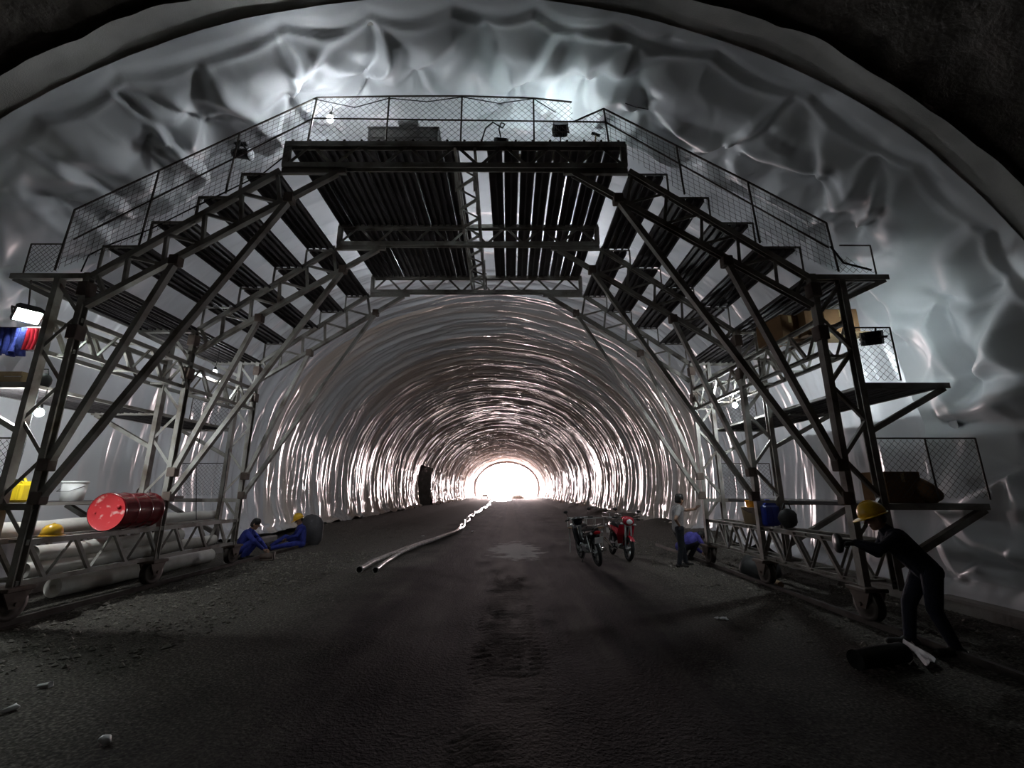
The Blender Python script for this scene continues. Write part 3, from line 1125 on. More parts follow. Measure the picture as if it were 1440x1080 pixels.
# running wheels in forks under the base beams
for s_ in (-1, 1):
    for fy in FY:
        xw = hx(s_, 5.45)
        c = Vector((xw, fy - .02, .0)) - G0
        fk = MB()
        fk.box((c.x, c.y, .445), (.30, .34, .05), bev=.008)
        fk.prism([(c.y - .17, .42), (c.y + .17, .42), (c.y + .07, .22), (c.y - .07, .22)], c.x - .105, c.x - .085, 'x')
        fk.prism([(c.y - .17, .42), (c.y + .17, .42), (c.y + .07, .22), (c.y - .07, .22)], c.x + .085, c.x + .105, 'x')
        fork = fk.build('wheel_fork', 'steel_rust', gantry)
        wm = MB().lathe([(.02, -.075), (.10, -.075), (.115, -.05), (.16, -.05), (.20, -.055), (.20, -.042), (.165, -.035), (.165, .035), (.20, .042), (.20, .055), (.16, .05), (.115, .05), (.10, .075), (.02, .075)], 24,
                        (c.x, c.y, .265), Matrix.Rotation(PI / 2, 3, 'Y'))
        wm.build('wheel', 'rail_steel', gantry)
        MB().tube([(c.x - .13, c.y, .265), (c.x + .13, c.y, .265)], .025, 10).build('axle', 'steel_rust', fork)
# loose cables tied to the frame
for pts, r_ in (([(-3.3, 6.05, 8.03), (-2.6, 6.05, 7.86), (-2.04, 6.05, 8.05), (-1.4, 6.05, 7.98), (-.82, 6.05, 8.08), (-.2, 6.05, 7.95), (.38, 6.05, 8.05), (.75, 6.08, 7.8)], .008),
                ([(-.5, 6.12, 7.2), (-.42, 6.1, 7.5), (-.30, 6.1, 7.62), (-.22, 6.12, 7.58), (-.14, 6.12, 7.52), (-.1, 6.14, 7.62), (-.16, 6.15, 7.66), (-.2, 6.16, 7.55), (-.17, 6.2, 7.42)], .012),
                ([(-6.5, 6.1, 4.88), (-6.45, 6.1, 5.15), (-6.2, 6.1, 5.32), (-5.6, 6.1, 5.6), (-4.9, 6.1, 6.05), (-4.0, 6.1, 6.6), (-3.62, 6.1, 7.0)], .010),
                ([(1.92, 6.07, 7.98), (2.1, 6.07, 7.9), (2.3, 6.07, 7.86)], .008),
                ([(4.9, 6.05, 5.3), (5.05, 6.05, 5.02), (5.45, 6.05, 4.9)], .016),
                ([(-7.0, 6.4, 3.2), (-7.0, 6.4, 2.2), (-7.02, 6.4, 1.6)], .006),
                ([(-6.5, 9.2, 3.5), (-6.45, 9.2, 2.2), (-6.3, 9.25, 1.1)], .007),
                ([(-6.4, 10.1, 2.6), (-6.38, 10.1, 1.8), (-6.4, 10.1, 1.05)], .007)):
    m_ = MB().tube([Vector(p) - G0 for p in pts], r_, 5)
    m_.build('cable', 'black_rubber', gantry)

# rails on the floor
for s_, lab in ((-1, 'rusty crane rail on the floor below the red drum'), (1, 'rusty crane rail on the floor beside the dark stooping worker')):
    m_ = MB()
    xr = hx(s_, 5.45)
    n_ = 12
    for k in range(n_):
        ya, yb = 2.6 + k * 1.0, 2.6 + k * 1.0 + .998
        m_.prism([(xr - .06, -.03), (xr + .06, -.03), (xr + .06, -.01), (xr + .015, .0), (xr + .015, .045), (xr + .03, .05), (xr + .03, .08), (xr - .03, .08), (xr - .03, .05), (xr - .015, .045), (xr - .015, .0), (xr - .06, -.01)], ya, yb, 'y')
    tag(m_.build('crane_rail', 'rail_steel'), lab, 'rail', 'rails of the gantry')

# ------------------------------------------------------------------ lamps
def bulb(name, loc, label, matname, r_=.06, drop=.1, group='bare lamps on the gantry', stand=False):
    t_ = empty(name, loc, 0, label, 'lamp', group)
    MB().ball((0, 0, 0), (r_, r_, r_ * 1.15), 16).build('bulb', matname, t_)
    MB().lathe([(.0, r_ * 1.5 + .05), (.022, r_ * 1.5 + .05), (.028, r_ * 1.5), (.028, r_ * .95), (.02, r_ * .9)], 12).build('socket', 'black_plastic', t_)
    MB().tube([(0, 0, r_ * 1.5 + .04), (.02, .01, r_ * 1.5 + drop * .6), (.0, .03, r_ * 1.5 + drop)], .006, 5).build('cord', 'black_rubber', t_)
    if stand:
        MB().tube([(0, -.15, -.53), (0, -.15, .18), (0, -.08, .21), (0, .03, .20)], .012, 8).build('stand', 'rail_steel', t_)
    return t_


def flood(name, loc, aim, label, lit=True, size=(.30, .22), matname='lamp_flood', group=None):
    """box floodlight: body with cooling back, glass face, U bracket; aim = direction of the glass"""
    t_ = empty(name, loc, 0, label, 'lamp', group)
    a = Vector(aim).normalized()
    q = a.to_track_quat('Z', 'Y')
    t_.rotation_mode = 'QUATERNION'
    t_.rotation_quaternion = q
    wd, ht = size
    m = MB()
    m.prism([(-wd / 2, -.04), (wd / 2, -.04), (wd * .36, -.10), (-wd * .36, -.10)], -ht / 2, ht / 2, 'y')
    m.box((0, -ht / 2 + .008, 0), (wd, .016, .09))
    m.box((0, ht / 2 - .008, 0), (wd, .016, .09))
    m.box((-wd / 2 + .008, 0, 0), (.016, ht, .09))
    m.box((wd / 2 - .008, 0, 0), (.016, ht, .09))
    b = m.build('housing', 'black_plastic', t_)
    for k in range(5):
        MB().box((-wd * .28 + k * wd * .14, 0, -.115), (.008, ht * .85, .035)).build('fin', 'black_plastic', b)
    MB().box((0, 0, .025), (wd - .04, ht - .04, .012)).build('glass', matname if lit else 'lens', t_)
    m = MB()
    m.box((-wd / 2 - .012, 0, -.06), (.012, .03, .16))
    m.box((wd / 2 + .012, 0, -.06), (.012, .03, .16))
    m.box((0, 0, -.145), (wd + .036, .03, .012))
    m.build('bracket', 'rail_steel', t_)
    return t_


bulb('bare_lamp', (-3.07, 6.22, 7.80), 'bright bare lamp at the left end of the top guard rail', 'lamp_small', .055, .2)
flood('flood_lamp', (-7.24, 6.20, 4.22), (.62, -.36, -.7), 'large glaring floodlight under the left upper side platform', size=(.30, .24), matname='lamp_white')
bulb('bare_lamp', (-2.7, 10.85, 7.75), 'bare lamp above the left rear planks of the roof deck', 'lamp_rear', .06, .1, stand=True)
bulb('bare_lamp', (1.0, 10.85, 7.75), 'bare lamp above the right rear planks of the roof deck', 'lamp_rear', .06, .1, stand=True)
bulb('bare_lamp', (-6.78, 6.28, 2.75), 'bright bare lamp hanging below the left middle platform', 'lamp_low', .05, .28)
bulb('bare_lamp', (-6.66, 9.6, 4.26), 'small distant lamp on the left lattice beam', 'lamp_small', .045, .45)
flood('flood_lamp', (.86, 6.42, 7.80), (.0, .45, .9), 'box floodlight on the top guard rail lighting the crown', size=(.26, .2))
flood('flood_lamp', (-.17, 6.36, 7.40), (-.1, .85, .55), 'box floodlight with looped cable standing on the roof deck', size=(.24, .2))
flood('flood_lamp', (5.34, 6.16, 3.85), (.45, .85, .25), 'box floodlight hung on the small right guard frame', size=(.26, .2))
bulb('bare_lamp', (4.80, 9.25, 3.44), 'bare lamp hung inside the right upper lattice beam', 'lamp_beam', .05, .56)
for a, b in (((.86, 6.42, 7.18), (.86, 6.42, 7.74)), ((-.17, 6.33, 7.18), (-.17, 6.33, 7.32)), ((5.34, 6.06, 3.98), (5.33, 6.10, 3.80)), ((-7.24, 6.12, 4.75), (-7.28, 6.22, 4.32))):
    bar('lamp_mount', a, b, .022, .022, 'rod', 'rail_steel')
sp = empty('spot_lamp', (-4.40, 6.16, 7.10), 0, 'unlit black spotlight clamped to the left sloping guard rail', 'lamp')
MB().lathe([(.0, -.17), (.06, -.17), (.075, -.12), (.085, .08), (.105, .13), (.095, .13), (.07, .02), (0, .02)], 16, (0, 0, -.06), Matrix.Rotation(PI / 2 + .1, 3, 'Y')).build('housing', 'black_plastic', sp)
MB().lathe([(0, 0), (.095, 0), (.095, .01), (0, .012)], 16, (.12, 0, -.068), Matrix.Rotation(PI / 2 + .1, 3, 'Y')).build('glass', 'lens', sp)
m_ = MB()
m_.box((-.02, -.1, .02), (.03, .012, .17))
m_.box((-.02, .1, .02), (.03, .012, .17))
m_.box((-.02, 0, .105), (.03, .212, .012))
m_.build('bracket', 'black_plastic', sp)
MB().box((-.06, 0, .13), (.2, .07, .05), bev=.01).build('clamp', 'black_plastic', sp)

# ------------------------------------------------------------------ things on the roof deck
DECK = 7.20
t_ = empty('steel_bench', (-1.82, 6.42, DECK), 0, 'low grey steel bench on the roof deck with two plank shelves', 'bench')
MB().box((0, 0, .435), (1.22, .40, .03), bev=.006).build('top', 'steel_pale', t_)
MB().box((0, 0, .25), (1.12, .34, .025), bev=.006).build('shelf', 'steel_pale', t_)
for a in (-1, 1):
    MB().box((0, a * .19, .405), (1.18, .03, .04)).build('apron', 'steel_pale', t_)
    for b in (-1, 1):
        MB().box((a * .57, b * .17, .21), (.035, .035, .42)).build('leg', 'steel_pale', t_)
t_ = empty('welding_machine', (-1.78, 6.46, DECK + .45), 0, 'small grey machine with lid standing on the roof bench', 'machine')
MB().box((0, 0, .10), (.32, .22, .16), bev=.02).build('body', 'grey_paint', t_)
MB().box((0, 0, .215), (.36, .25, .05), bev=.01).build('lid', 'steel_pale', t_)
for a in (-1, 1):
    MB().tube([(a * .17, 0, .16), (a * .22, -.02, .12), (a * .24, -.04, .03), (a * .2, -.05, .0)], .012, 6).build('cable', 'black_rubber', t_)
for a in (-1, 1):
    MB().box((a * .12, 0, .01), (.04, .2, .02)).build('foot', 'black_rubber', t_)
m_ = MB()
pts = [(0.10 + .2 * k, 6.5 + .02 * math.sin(k * 2.0), DECK + .075 + .012 * k) for k in range(8)]
m_.tube(pts, [.06, .07, .075, .08, .085, .09, .09, .095], 12)
m_.lathe([(.02, 0), (.05, .004), (.06, .0)], 12, (1.5, 6.5, DECK + .16), Matrix.Rotation(PI / 2, 3, 'Y'))
tag(m_.build('rolled_mat', 'mat_roll'), 'pale rolled mat lying on the right of the roof deck', 'roll')
t_ = empty('rubber_mallet', (1.40, 6.3, DECK), 0, 'T-shaped hand tool standing upright near the right roof corner', 'tool')
MB().tube([(0, 0, 0), (.03, .0, .18), (.05, 0, .36)], .012, 8).build('handle', 'wood', t_)
MB().tube([(-.02, 0, .40), (.12, 0, .34)], .025, 10).build('head', 'black_plastic', t_)


# ------------------------------------------------------------------ drum, rolls and containers on the left
def drum(loc, rz):
    t_ = empty('oil_drum', loc, rz, 'glossy red steel drum lying on the left base beam', 'drum')
    r_ = .288
    rot = Matrix.Rotation(-PI / 2, 3, 'X')       # local z -> +Y
    pr_ = [(r_ - .006, 0), (r_ + .006, .004), (r_ + .008, .02), (r_, .03), (r_, .035), (r_, .15), (r_, .272), (r_, .276), (r_ + .008, .288), (r_ + .008, .296), (r_, .308), (r_, .312), (r_, .45), (r_, .566), (r_, .570), (r_ + .008, .582), (r_ + .008, .590), (r_, .602), (r_, .606), (r_, .75), (r_, .85), (r_ + .008, .86), (r_ + .006, .876), (r_ - .006, .88)]
    b = MB().lathe(pr_, 40, (0, 0, r_ + .012), rot).build('shell', 'red_paint', t_)
    l_ = MB().lathe([(0, .014), (r_ - .02, .014), (r_ - .006, .0)], 40, (0, 0, r_ + .012), rot)
    l_.build('lid', 'red_lid', t_)
    MB().lathe([(0, .866), (r_ - .02, .866), (r_ - .006, .88)], 40, (0, 0, r_ + .012), rot).build('base', 'red_paint', t_)
    MB().lathe([(0, -.006), (.028, -.006), (.032, .012)], 14, (.17, 0, r_ + .09), rot).build('bung', 'red_lid', t_)
    MB().lathe([(0, -.004), (.014, -.004), (.016, .012)], 12, (-.17, 0, r_ + .0), rot).build('vent_plug', 'red_lid', t_)
    return t_


drum((-6.40, 7.28, 1.035), math.radians(3))


def roll(name, p, q, r_, label, matname='white_roll', n_=9, inner=True):
    p, q = Vector(p), Vector(q)
    m = MB()
    pts = []
    for k in range(n_):
        f = k / (n_ - 1)
        v_ = p.lerp(q, f)
        pts.append((v_.x + .012 * math.sin(k * 1.7), v_.y, v_.z + .008 * math.sin(k * 2.3 + 1)))
    m.tube(pts, [r_ * (1 + .03 * math.sin(k * 2.9)) for k in range(n_)], 20, caps=False)
    d = (q - p).normalized()
    rot = d.to_track_quat('Z', 'Y').to_matrix()
    for end, sg in ((p, 1), (q, -1)):
        pr_ = [(r_, 0)]
        for k in range(1, 5):
            pr_ += [(r_ * (1 - .17 * k + .05), 0), (r_ * (1 - .17 * k), sg * .012)]
        pr_ += [(r_ * .2, sg * .12), (0, sg * .12)]
        m.lathe(pr_, 20, end, rot)
    return tag(m.build(name, matname), label, 'roll', 'white sheet rolls on the left')


roll('sheet_roll', (-7.02, 6.15, 1.10), (-7.02, 9.6, 1.10), .13, 'long white sheet roll at drum height behind the yellow helmet')
roll('sheet_roll', (-6.62, 6.5, .80), (-6.62, 9.3, .80), .11, 'white sheet roll inside the left base beam under the drum')
roll('sheet_roll', (-6.58, 6.4, .60), (-6.58, 10.3, .62), .10, 'lower white sheet roll inside the left base beam')
roll('sheet_roll', (-7.28, 7.6, .16), (-7.25, 11.3, .16), .15, 'pale sheet roll on the floor outside the left rail')
roll('sheet_roll', (-6.95, 8.4, 1.12), (-6.95, 10.9, 1.12), .10, 'white sheet roll on the left beam beyond the red drum')


def jerry(name, loc, rz, matname, label, sz=(.30, .20, .38), capm='black_plastic', cat='canister'):
    t_ = empty(name, loc, rz, label, cat)
    a, b, c = sz
    m = MB()
    m.box((0, 0, c * .42), (a, b, c * .84), bev=.035)
    m.prism([(-a * .42, c * .80), (a * .42, c * .80), (a * .30, c * .92), (-a * .30, c * .92)], -b * .38, b * .38, 'y')
    m.build('body', matname, t_)
    MB().tube([(-a * .05, 0, c * .90), (-a * .02, 0, c * 1.03), (a * .22, 0, c * 1.03), (a * .30, 0, c * .88)], .016, 8).build('handle', matname, t_)
    MB().lathe([(0, c * 1.0), (.028, c * 1.0), (.03, c * .97), (.03, c * .9)], 14, (-a * .27, 0, 0)).build('cap', capm, t_)
    for k in (-1, 0, 1):
        MB().box((k * a * .27, -b / 2 - .001, c * .4), (.022, .008, c * .55), bev=.003).build('rib', matname, t_)
    return t_


LD = 1.49
jerry('jerry_can', (-7.47, 6.9, LD), .1, 'yellow', 'yellow plastic jerry can on the left low platform', (.28, .20, .34))
t_ = empty('storage_tub', (-7.47, 7.78, LD), 0, 'white plastic tub with lid on the left low platform', 'tub')
MB().lathe([(0, .0), (.15, .0), (.17, .30), (.165, .30), (.15, .02), (0, .02)], 20).build('body', 'white_plastic', t_)
MB().lathe([(.0, .335), (.17, .335), (.18, .325), (.18, .295), (.172, .295)], 20).build('lid', 'white_plastic', t_)
MB().tube([(-.175, 0, .25), (-.1, -.19, .16), (.1, -.19, .16), (.175, 0, .25)], .005, 5).build('handle', 'wire', t_)
t_ = empty('hand_wheel', (-7.42, 9.2, LD + .142), 0, 'dark spoked reel standing on the left low platform', 'handwheel')  # plain spoked hand wheel, carries no cable
m_ = MB().tube([(.13 * math.cos(a), 0, .13 * math.sin(a)) for a in np.linspace(0, 2 * PI, 25)], .012, 6)
m_.build('rim', 'rail_steel', t_)
for k in range(3):
    a = k * 2 * PI / 3 + .4
    MB().tube([(0, 0, 0), (.13 * math.cos(a), 0, .13 * math.sin(a))], .008, 6).build('spoke', 'rail_steel', t_)
MB().tube([(0, -.03, 0), (0, .05, 0)], .022, 8).build('hub', 'rail_steel', t_)
for k, (xa, ya, L_) in enumerate(((-7.55, 9.3, 1.2), (-7.75, 9.4, 1.1))):
    m_ = MB().tube([(xa, ya, LD + .035), (xa + .05, ya + L_ / 2, LD + .04), (xa, ya + L_, LD + .035)], .03, 10)
    tag(m_.build('steel_pipe', 'rail_steel'), ('short dark pipe nearest the spoked reel on the left low platform', 'short dark pipe farther along the left low platform')[k], 'pipe', 'pipes on the left low platform')
# clutter on the left middle platform
M2 = 3.15
t_ = empty('tool_box', (-7.62, 6.55, M2), 0, 'olive wooden crate on the left middle platform', 'crate')
for k in range(3):
    MB().box((0, -.15, .04 + .085 * k), (.62, .02, .07), bev=.004).build('slat', 'wood', t_)
    MB().box((0, .15, .04 + .085 * k), (.62, .02, .07), bev=.004).build('slat', 'wood', t_)
for a in (-1, 1):
    MB().box((a * .3, 0, .125), (.02, .28, .24)).build('end_board', 'wood', t_)
MB().box((0, 0, .015), (.6, .28, .02)).build('bottom', 'wood', t_)
t_ = empty('cloth_bag', (-7.10, 6.5, M2), 0, 'small dark cloth bag beside the crate on the left platform', 'bag')
MB().ball((0, 0, .12), (.13, .1, .13), 14).build('body', 'tarp', t_)
MB().tube([(-.08, 0, .2), (-.05, 0, .31), (.05, 0, .31), (.08, 0, .2)], .01, 6).build('handle', 'tarp', t_)
t_ = empty('jacket', (-7.45, 6.26, 3.62), 0, 'blue and red jacket hanging under the glaring left lamp', 'jacket')
m_ = MB()
for k in range(7):
    f = k / 6
    m_.tube([(-.28 + f * .46, .01 * math.sin(k * 2), .40), (-.27 + f * .45, .03 * math.sin(k * 1.7 + 1), .2), (-.28 + f * .46, .03 * math.sin(k * 2.2), .0 + .03 * math.sin(k * 3))], .052, 8)
m_.build('body', 'blue_cloth', t_)
m_ = MB()
for k in range(3):
    m_.tube([(.24 + k * .06, .01, .40), (.25 + k * .06, .02 * math.sin(k), .2), (.24 + k * .06, 0, .06)], .045, 8)
m_.build('panel', 'red_paint', t_)
MB().tube([(-.36, 0, .42), (.46, 0, .42)], .012, 6).build('hanging_bar', 'rail_steel', t_)


def helmet_mb():
    m = MB()
    m.lathe([(.0, .155), (.04, .152), (.08, .135), (.112, .095), (.127, .045), (.13, .0), (.124, .0), (.118, .045), (.10, .09), (.0, .14)], 24)
    m.v = [(a * .92, b * 1.08, c) for a, b, c in m.v]
    return m


def helmet_parts(parent, loc, rot, matname='helmet_yellow'):
    o = helmet_mb().build('helmet', matname, parent)
    o.location = loc
    o.rotation_euler = rot
    b = MB()
    pts = []
    ring = []
    n_ = 24
    vs_ = []
    for k in range(n_):
        a = 2 * PI * k / n_
        fr = max(0, math.sin(a)) ** 2
        ri, ro = .122, .142 + .055 * fr
        vs_ += [(ri * math.cos(a) * .92, ri * math.sin(a) * 1.08, .012), (ro * math.cos(a) * .92, ro * math.sin(a) * 1.08, .002 - .012 * fr), (ro * math.cos(a) * .92, ro * math.sin(a) * 1.08, -.004 - .012 * fr), (ri * math.cos(a) * .92, ri * math.sin(a) * 1.08, .002)]
    fs_ = []
    for k in range(n_):
        j = (k + 1) % n_
        for q in range(4):
            r2 = (q + 1) % 4
            fs_.append((k * 4 + q, k * 4 + r2, j * 4 + r2, j * 4 + q))
    b.raw(vs_, fs_)
    b.build('brim', matname, o)
    rd = MB().tube([(0, .128 * math.cos(a), .158 * math.sin(a)) for a in np.linspace(.25, PI - .25, 12)], .012, 6)
    rd.build('crest', matname, o)
    return o


hh = empty('hard_hat', (-6.36, 6.45, 1.045), .5, 'yellow hard hat resting on the left base beam by the sheet roll', 'helmet')
helmet_parts(hh, (0, 0, .012), (0, 0, 0))


# ------------------------------------------------------------------ boxes, bucket and canister on the right
def carton(loc, rz, sz, label, group=None, flaps=False, tape=True):
    t_ = empty('cardboard_box', loc, rz, label, 'box', group)
    a, b, c = sz
    MB().box((0, 0, c / 2), (a, b, c), bev=.008).build('body', 'cardboard', t_)
    if tape:
        MB().box((0, 0, c + .0015), (.05, b * .98, .003)).build('tape', 'tape', t_)
        MB().box((0, -b / 2 - .0015, c * .82), (.05, .003, c * .3)).build('tape', 'tape', t_)
    for sg in (-1, 1):
        MB().box((sg * a * .25, 0, c + .003), (a * .48, b * .98, .004)).build('flap', 'cardboard', t_)
    return t_


carton((5.58, 6.62, 1.49), .06, (.54, .42, .43), 'brown cardboard box on the right low platform behind netting')
ps = empty('sack', (5.95, 6.52, 1.49), 0, 'slumped brown sack leaning against the box on the right low platform', 'sack')
m_ = MB()
m_.ball((0, 0, .16), (.22, .20, .19), 18)
m_.v = [(a, b, max(c, 0.0) * (1 - .55 * max(0, a / .22)) + .02 * math.sin(a * 23 + b * 17)) for a, b, c in m_.v]
m_.build('body', 'cardboard', ps)
MB().tube([(-.2, 0, .20), (-.12, .0, .30), (-.02, 0, .31)], [.05, .03, .02], 8).build('neck', 'cardboard', ps)
UB = 4.14
carton((4.66, 7.25, UB), .12, (.34, .62, .40), 'upright cardboard box nearest the centre on the right upper beam', 'cartons on the right upper beam')
carton((4.98, 7.1, UB), .05, (.28, .60, .42), 'cardboard box in the middle of the right upper beam', 'cartons on the right upper beam')
t_ = carton((5.42, 6.95, UB + .02), -.04, (.54, .42, .40), 'wide cardboard box at the outer end of the right upper beam', 'cartons on the right upper beam')
MB().box((.0, 0, -.012), (.8, .5, .02)).build('support_board', 'wood', t_)
bb = 1.04
t_ = empty('bucket', (4.72, 9.0, bb), 0, 'beige plastic bucket on the right base beam holding an orange pot', 'bucket')
MB().lathe([(0, .0), (.13, .0), (.165, .30), (.172, .30), (.172, .31), (.158, .31), (.125, .015), (0, .015)], 24).build('body', 'beige_plastic', t_)
MB().tube([(-.17, 0, .29), (-.12, -.14, .22), (.12, -.14, .22), (.17, 0, .29)], .005, 5).build('handle', 'wire', t_)
t_ = empty('plastic_pot', (4.745, 8.98, bb + .27), 0, 'orange plastic pot sitting in the beige bucket', 'pot')
MB().lathe([(0, 0), (.09, .0), (.11, .16), (.116, .17), (.105, .17), (.085, .01), (0, .01)], 20).build('body', 'orange_plastic', t_)
MB().lathe([(.112, .152), (.120, .155), (.120, .172), (.112, .172)], 20).build('rim', 'orange_plastic', t_)
jerry('jerry_can', (4.72, 8.42, bb), .25, 'blue_plastic', 'blue plastic canister on the right base beam beside the bucket', (.34, .26, .44), 'blue_plastic')
t_ = empty('work_bag', (4.80, 7.95, bb), 0, 'dark bag on the right base beam next to the blue canister', 'bag')
m_ = MB().ball((0, 0, .16), (.15, .13, .17), 16)
m_.v = [(a + .01 * math.sin(c * 30), b + .01 * math.sin(a * 40), max(c, .0)) for a, b, c in m_.v]
m_.build('body', 'tarp', t_)
MB().tube([(-.08, 0, .28), (-.04, 0, .40), (.05, 0, .40), (.08, 0, .28)], .011, 6).build('handle', 'tarp', t_)

# ------------------------------------------------------------------ things lying on the floor
def spline(pts, n_=8):
    P = [Vector(p) for p in pts]
    out = []
    for i in range(len(P) - 1):
        p0, p1, p2, p3 = P[max(i - 1, 0)], P[i], P[i + 1], P[min(i + 2, len(P) - 1)]
        for k in range(n_):
            t_ = k / n_
            out.append(.5 * ((2 * p1) + (p2 - p0) * t_ + (2 * p0 - 5 * p1 + 4 * p2 - p3) * t_ * t_ + (3 * p1 - p0 - 3 * p2 + p3) * t_ ** 3))
    out.append(P[-1])
    return out


HOSE1 = []


def hose(pts, r_, label):
    t_ = empty('water_hose', (pts[0][0], pts[0][1], 0), 0, label, 'hose', 'hoses on the floor')
    o0 = Vector((pts[0][0], pts[0][1], 0))
    path = [Vector((p.x, p.y, gz(p.x, p.y) + r_ * .9)) - o0 for p in spline([(a, b, 0) for a, b in pts], 10)]
    if not HOSE1:
        HOSE1.extend((p.x + o0.x, p.y + o0.y) for p in path)
    else:       # rides over the other hose where the two cross
        hy, hx_ = [q[1] for q in HOSE1], [q[0] for q in HOSE1]
        for p in path:
            dx = abs(p.x + o0.x - float(np.interp(p.y + o0.y, hy, hx_)))
            p.z += .12 * float(sstep(.22, .10, dx))
    MB().tube(path, r_, 10, caps=False).build('pipe', 'hose', t_)
    d = (path[1] - path[0]).normalized()
    rot = d.to_track_quat('Z', 'Y').to_matrix()
    MB().lathe([(r_, .0), (r_ * 1.15, -.005), (r_ * 1.15, .10), (r_, .105)], 12, path[0], rot).build('collar', 'hose', t_)
    MB().lathe([(r_ * .98, .0), (r_ * .8, .0), (r_ * .8, .05), (0, .06)], 12, path[0], rot).build('open_end', 'black_rubber', t_)
    return t_


hose([(-3.15, 9.85), (-3.16, 11.0), (-3.08, 12.2), (-2.98, 13.4), (-2.72, 15.3), (-2.30, 18.2), (-2.28, 20.5), (-2.45, 23.0), (-2.35, 26), (-2.75, 31), (-2.45, 37), (-2.72, 46), (-2.5, 56), (-3.1, 68), (-3.7, 90)], .062,
     'long pale hose on the floor, the left of the two open ends')
hose([(-2.80, 9.8), (-2.87, 10.8), (-2.90, 12.0), (-2.78, 13.6), (-2.50, 15.6), (-2.16, 18.2), (-2.12, 20.5), (-2.28, 22.8), (-2.55, 26), (-2.50, 31), (-2.75, 37), (-2.45, 46), (-2.8, 56), (-2.95, 68), (-3.4, 90)], .052,
     'thinner pale hose on the floor, the right of the two open ends')

# slab behind the sitting man
m_ = MB().ball((0, 0, .42), (.42, .2, .52), 18)
m_.v = [(a + .03 * math.sin(c * 9 + 1), b, max(c, -.05)) for a, b, c in m_.v]
o = m_.build('boulder', 'dark_stone', None, (-6.38, 14.75, 0), .25)
tag(o, 'dark rounded boulder behind the sitting worker in blue', 'boulder')

# pieces of litter
for k, (xa, ya, lab) in enumerate(((-4.06, 4.31, 'clear crumpled plastic cup on the dark floor, middle of three on the left'), (-3.86, 3.85, 'crumpled plastic cup at the far left edge of the floor'),
                                   (-2.69, 3.44, 'crumpled plastic cup nearest the camera on the floor'))):
    m_ = MB()
    m_.lathe([(.0, 0), (.022, 0), (.034, .085), (.036, .09), (.032, .085), (.02, .006), (0, .006)], 14, (0, 0, 0), Matrix.Rotation(PI / 2 - .1, 3, 'Y'))
    m_.v = [(a * (1 + .1 * math.sin(b * 90)), b + .006 * math.sin(a * 120 + k), c * .6 + .02) for a, b, c in m_.v]
    tag(m_.build('plastic_cup', 'litter_white', None, (xa, ya, gz(xa, ya)), k * 1.1 + .3), lab, 'litter', 'plastic cups on the floor')
for k, (xa, ya, lab) in enumerate(((2.79, 6.39, 'small pale scrap of sheet on the floor before the right rail'), (-1.6, 19.5, 'white scrap on the floor beside the two hoses'), (-3.3, 17.5, 'white crumpled scrap left of the hoses'))):
    m_ = MB()
    n_ = 7
    vs_ = [((i / (n_ - 1) - .5) * .16, (j / (n_ - 1) - .5) * .09, .012 + .02 * R.random()) for i in range(n_) for j in range(n_)]
    vs_ += [(a, b, c - .004) for a, b, c in vs_]
    fs_ = [(i * n_ + j, (i + 1) * n_ + j, (i + 1) * n_ + j + 1, i * n_ + j + 1) for i in range(n_ - 1) for j in range(n_ - 1)]
    fs_ += [tuple(reversed([q + n_ * n_ for q in f])) for f in fs_]
    m_.raw(vs_, fs_)
    tag(m_.build('sheet_scrap', 'litter_white', None, (xa, ya, gz(xa, ya)), k), lab, 'litter', 'scraps on the floor')

# dark log-shaped roll and rag in front of the stooping worker
m_ = MB()
m_.tube([(0, 0, .09), (.3, .08, .095), (.62, .2, .09)], [.085, .095, .09], 14, caps=False)
for c_, sg in (((0, 0, .09), 1), ((.62, .2, .09), -1)):
    m_.lathe([(.088, 0), (.06, sg * .01), (.03, sg * .03), (0, sg * .03)], 14, c_, Vector((.95, .3, 0)).to_track_quat('Z', 'Y').to_matrix())
tag(m_.build('rubber_roll', 'black_rubber', None, (3.28, 4.68, gz(3.3, 4.7))), 'short black rubber roll lying before the stooping worker', 'roll')
m_ = MB()
n_, k_ = 10, 6
vs_ = []
for i in range(n_):
    for j in range(k_):
        f, g_ = i / (n_ - 1), j / (k_ - 1) - .5
        vs_.append((-.28 * f + g_ * .16 * (1 + .3 * f), -.62 * f + g_ * .13, .03 + .05 * abs(math.sin(j * 2.2 + i * .4)) * (1 - .3 * f)))
vs_ += [(a, b, c - .006) for a, b, c in vs_]
fs_ = [(i * k_ + j, (i + 1) * k_ + j, (i + 1) * k_ + j + 1, i * k_ + j + 1) for i in range(n_ - 1) for j in range(k_ - 1)]
fs_ += [tuple(reversed([q + n_ * k_ for q in f])) for f in fs_]
m_.raw(vs_, fs_)
tag(m_.build('plastic_strip', 'rag', None, (4.32, 5.35, gz(4.3, 5.2))), 'pale pinkish strip of torn sheet under the stooping worker', 'strip')

# covered heap under the right base beam
m_ = MB().ball((0, 0, .1), (.55, .38, .30), 22)
m_.v = [(a + .03 * math.sin(c * 14 + b * 9), b + .03 * math.sin(a * 11), max(c + .04 * math.sin(a * 13 + b * 8), -.02)) for a, b, c in m_.v]
tag(m_.build('covered_heap', 'tarp', None, (5.05, 9.55, 0), .9), 'black tarpaulin heap under the right base beam', 'heap')
m_ = MB().tube([(0, 0, .06), (.5, .06, .065), (1.0, .02, .06)], .05, 10)
tag(m_.build('rusty_pipe', 'wood', None, (4.72, 8.3, .0), 1.2), 'rusty brown pipe on the floor under the right base beam', 'pipe')
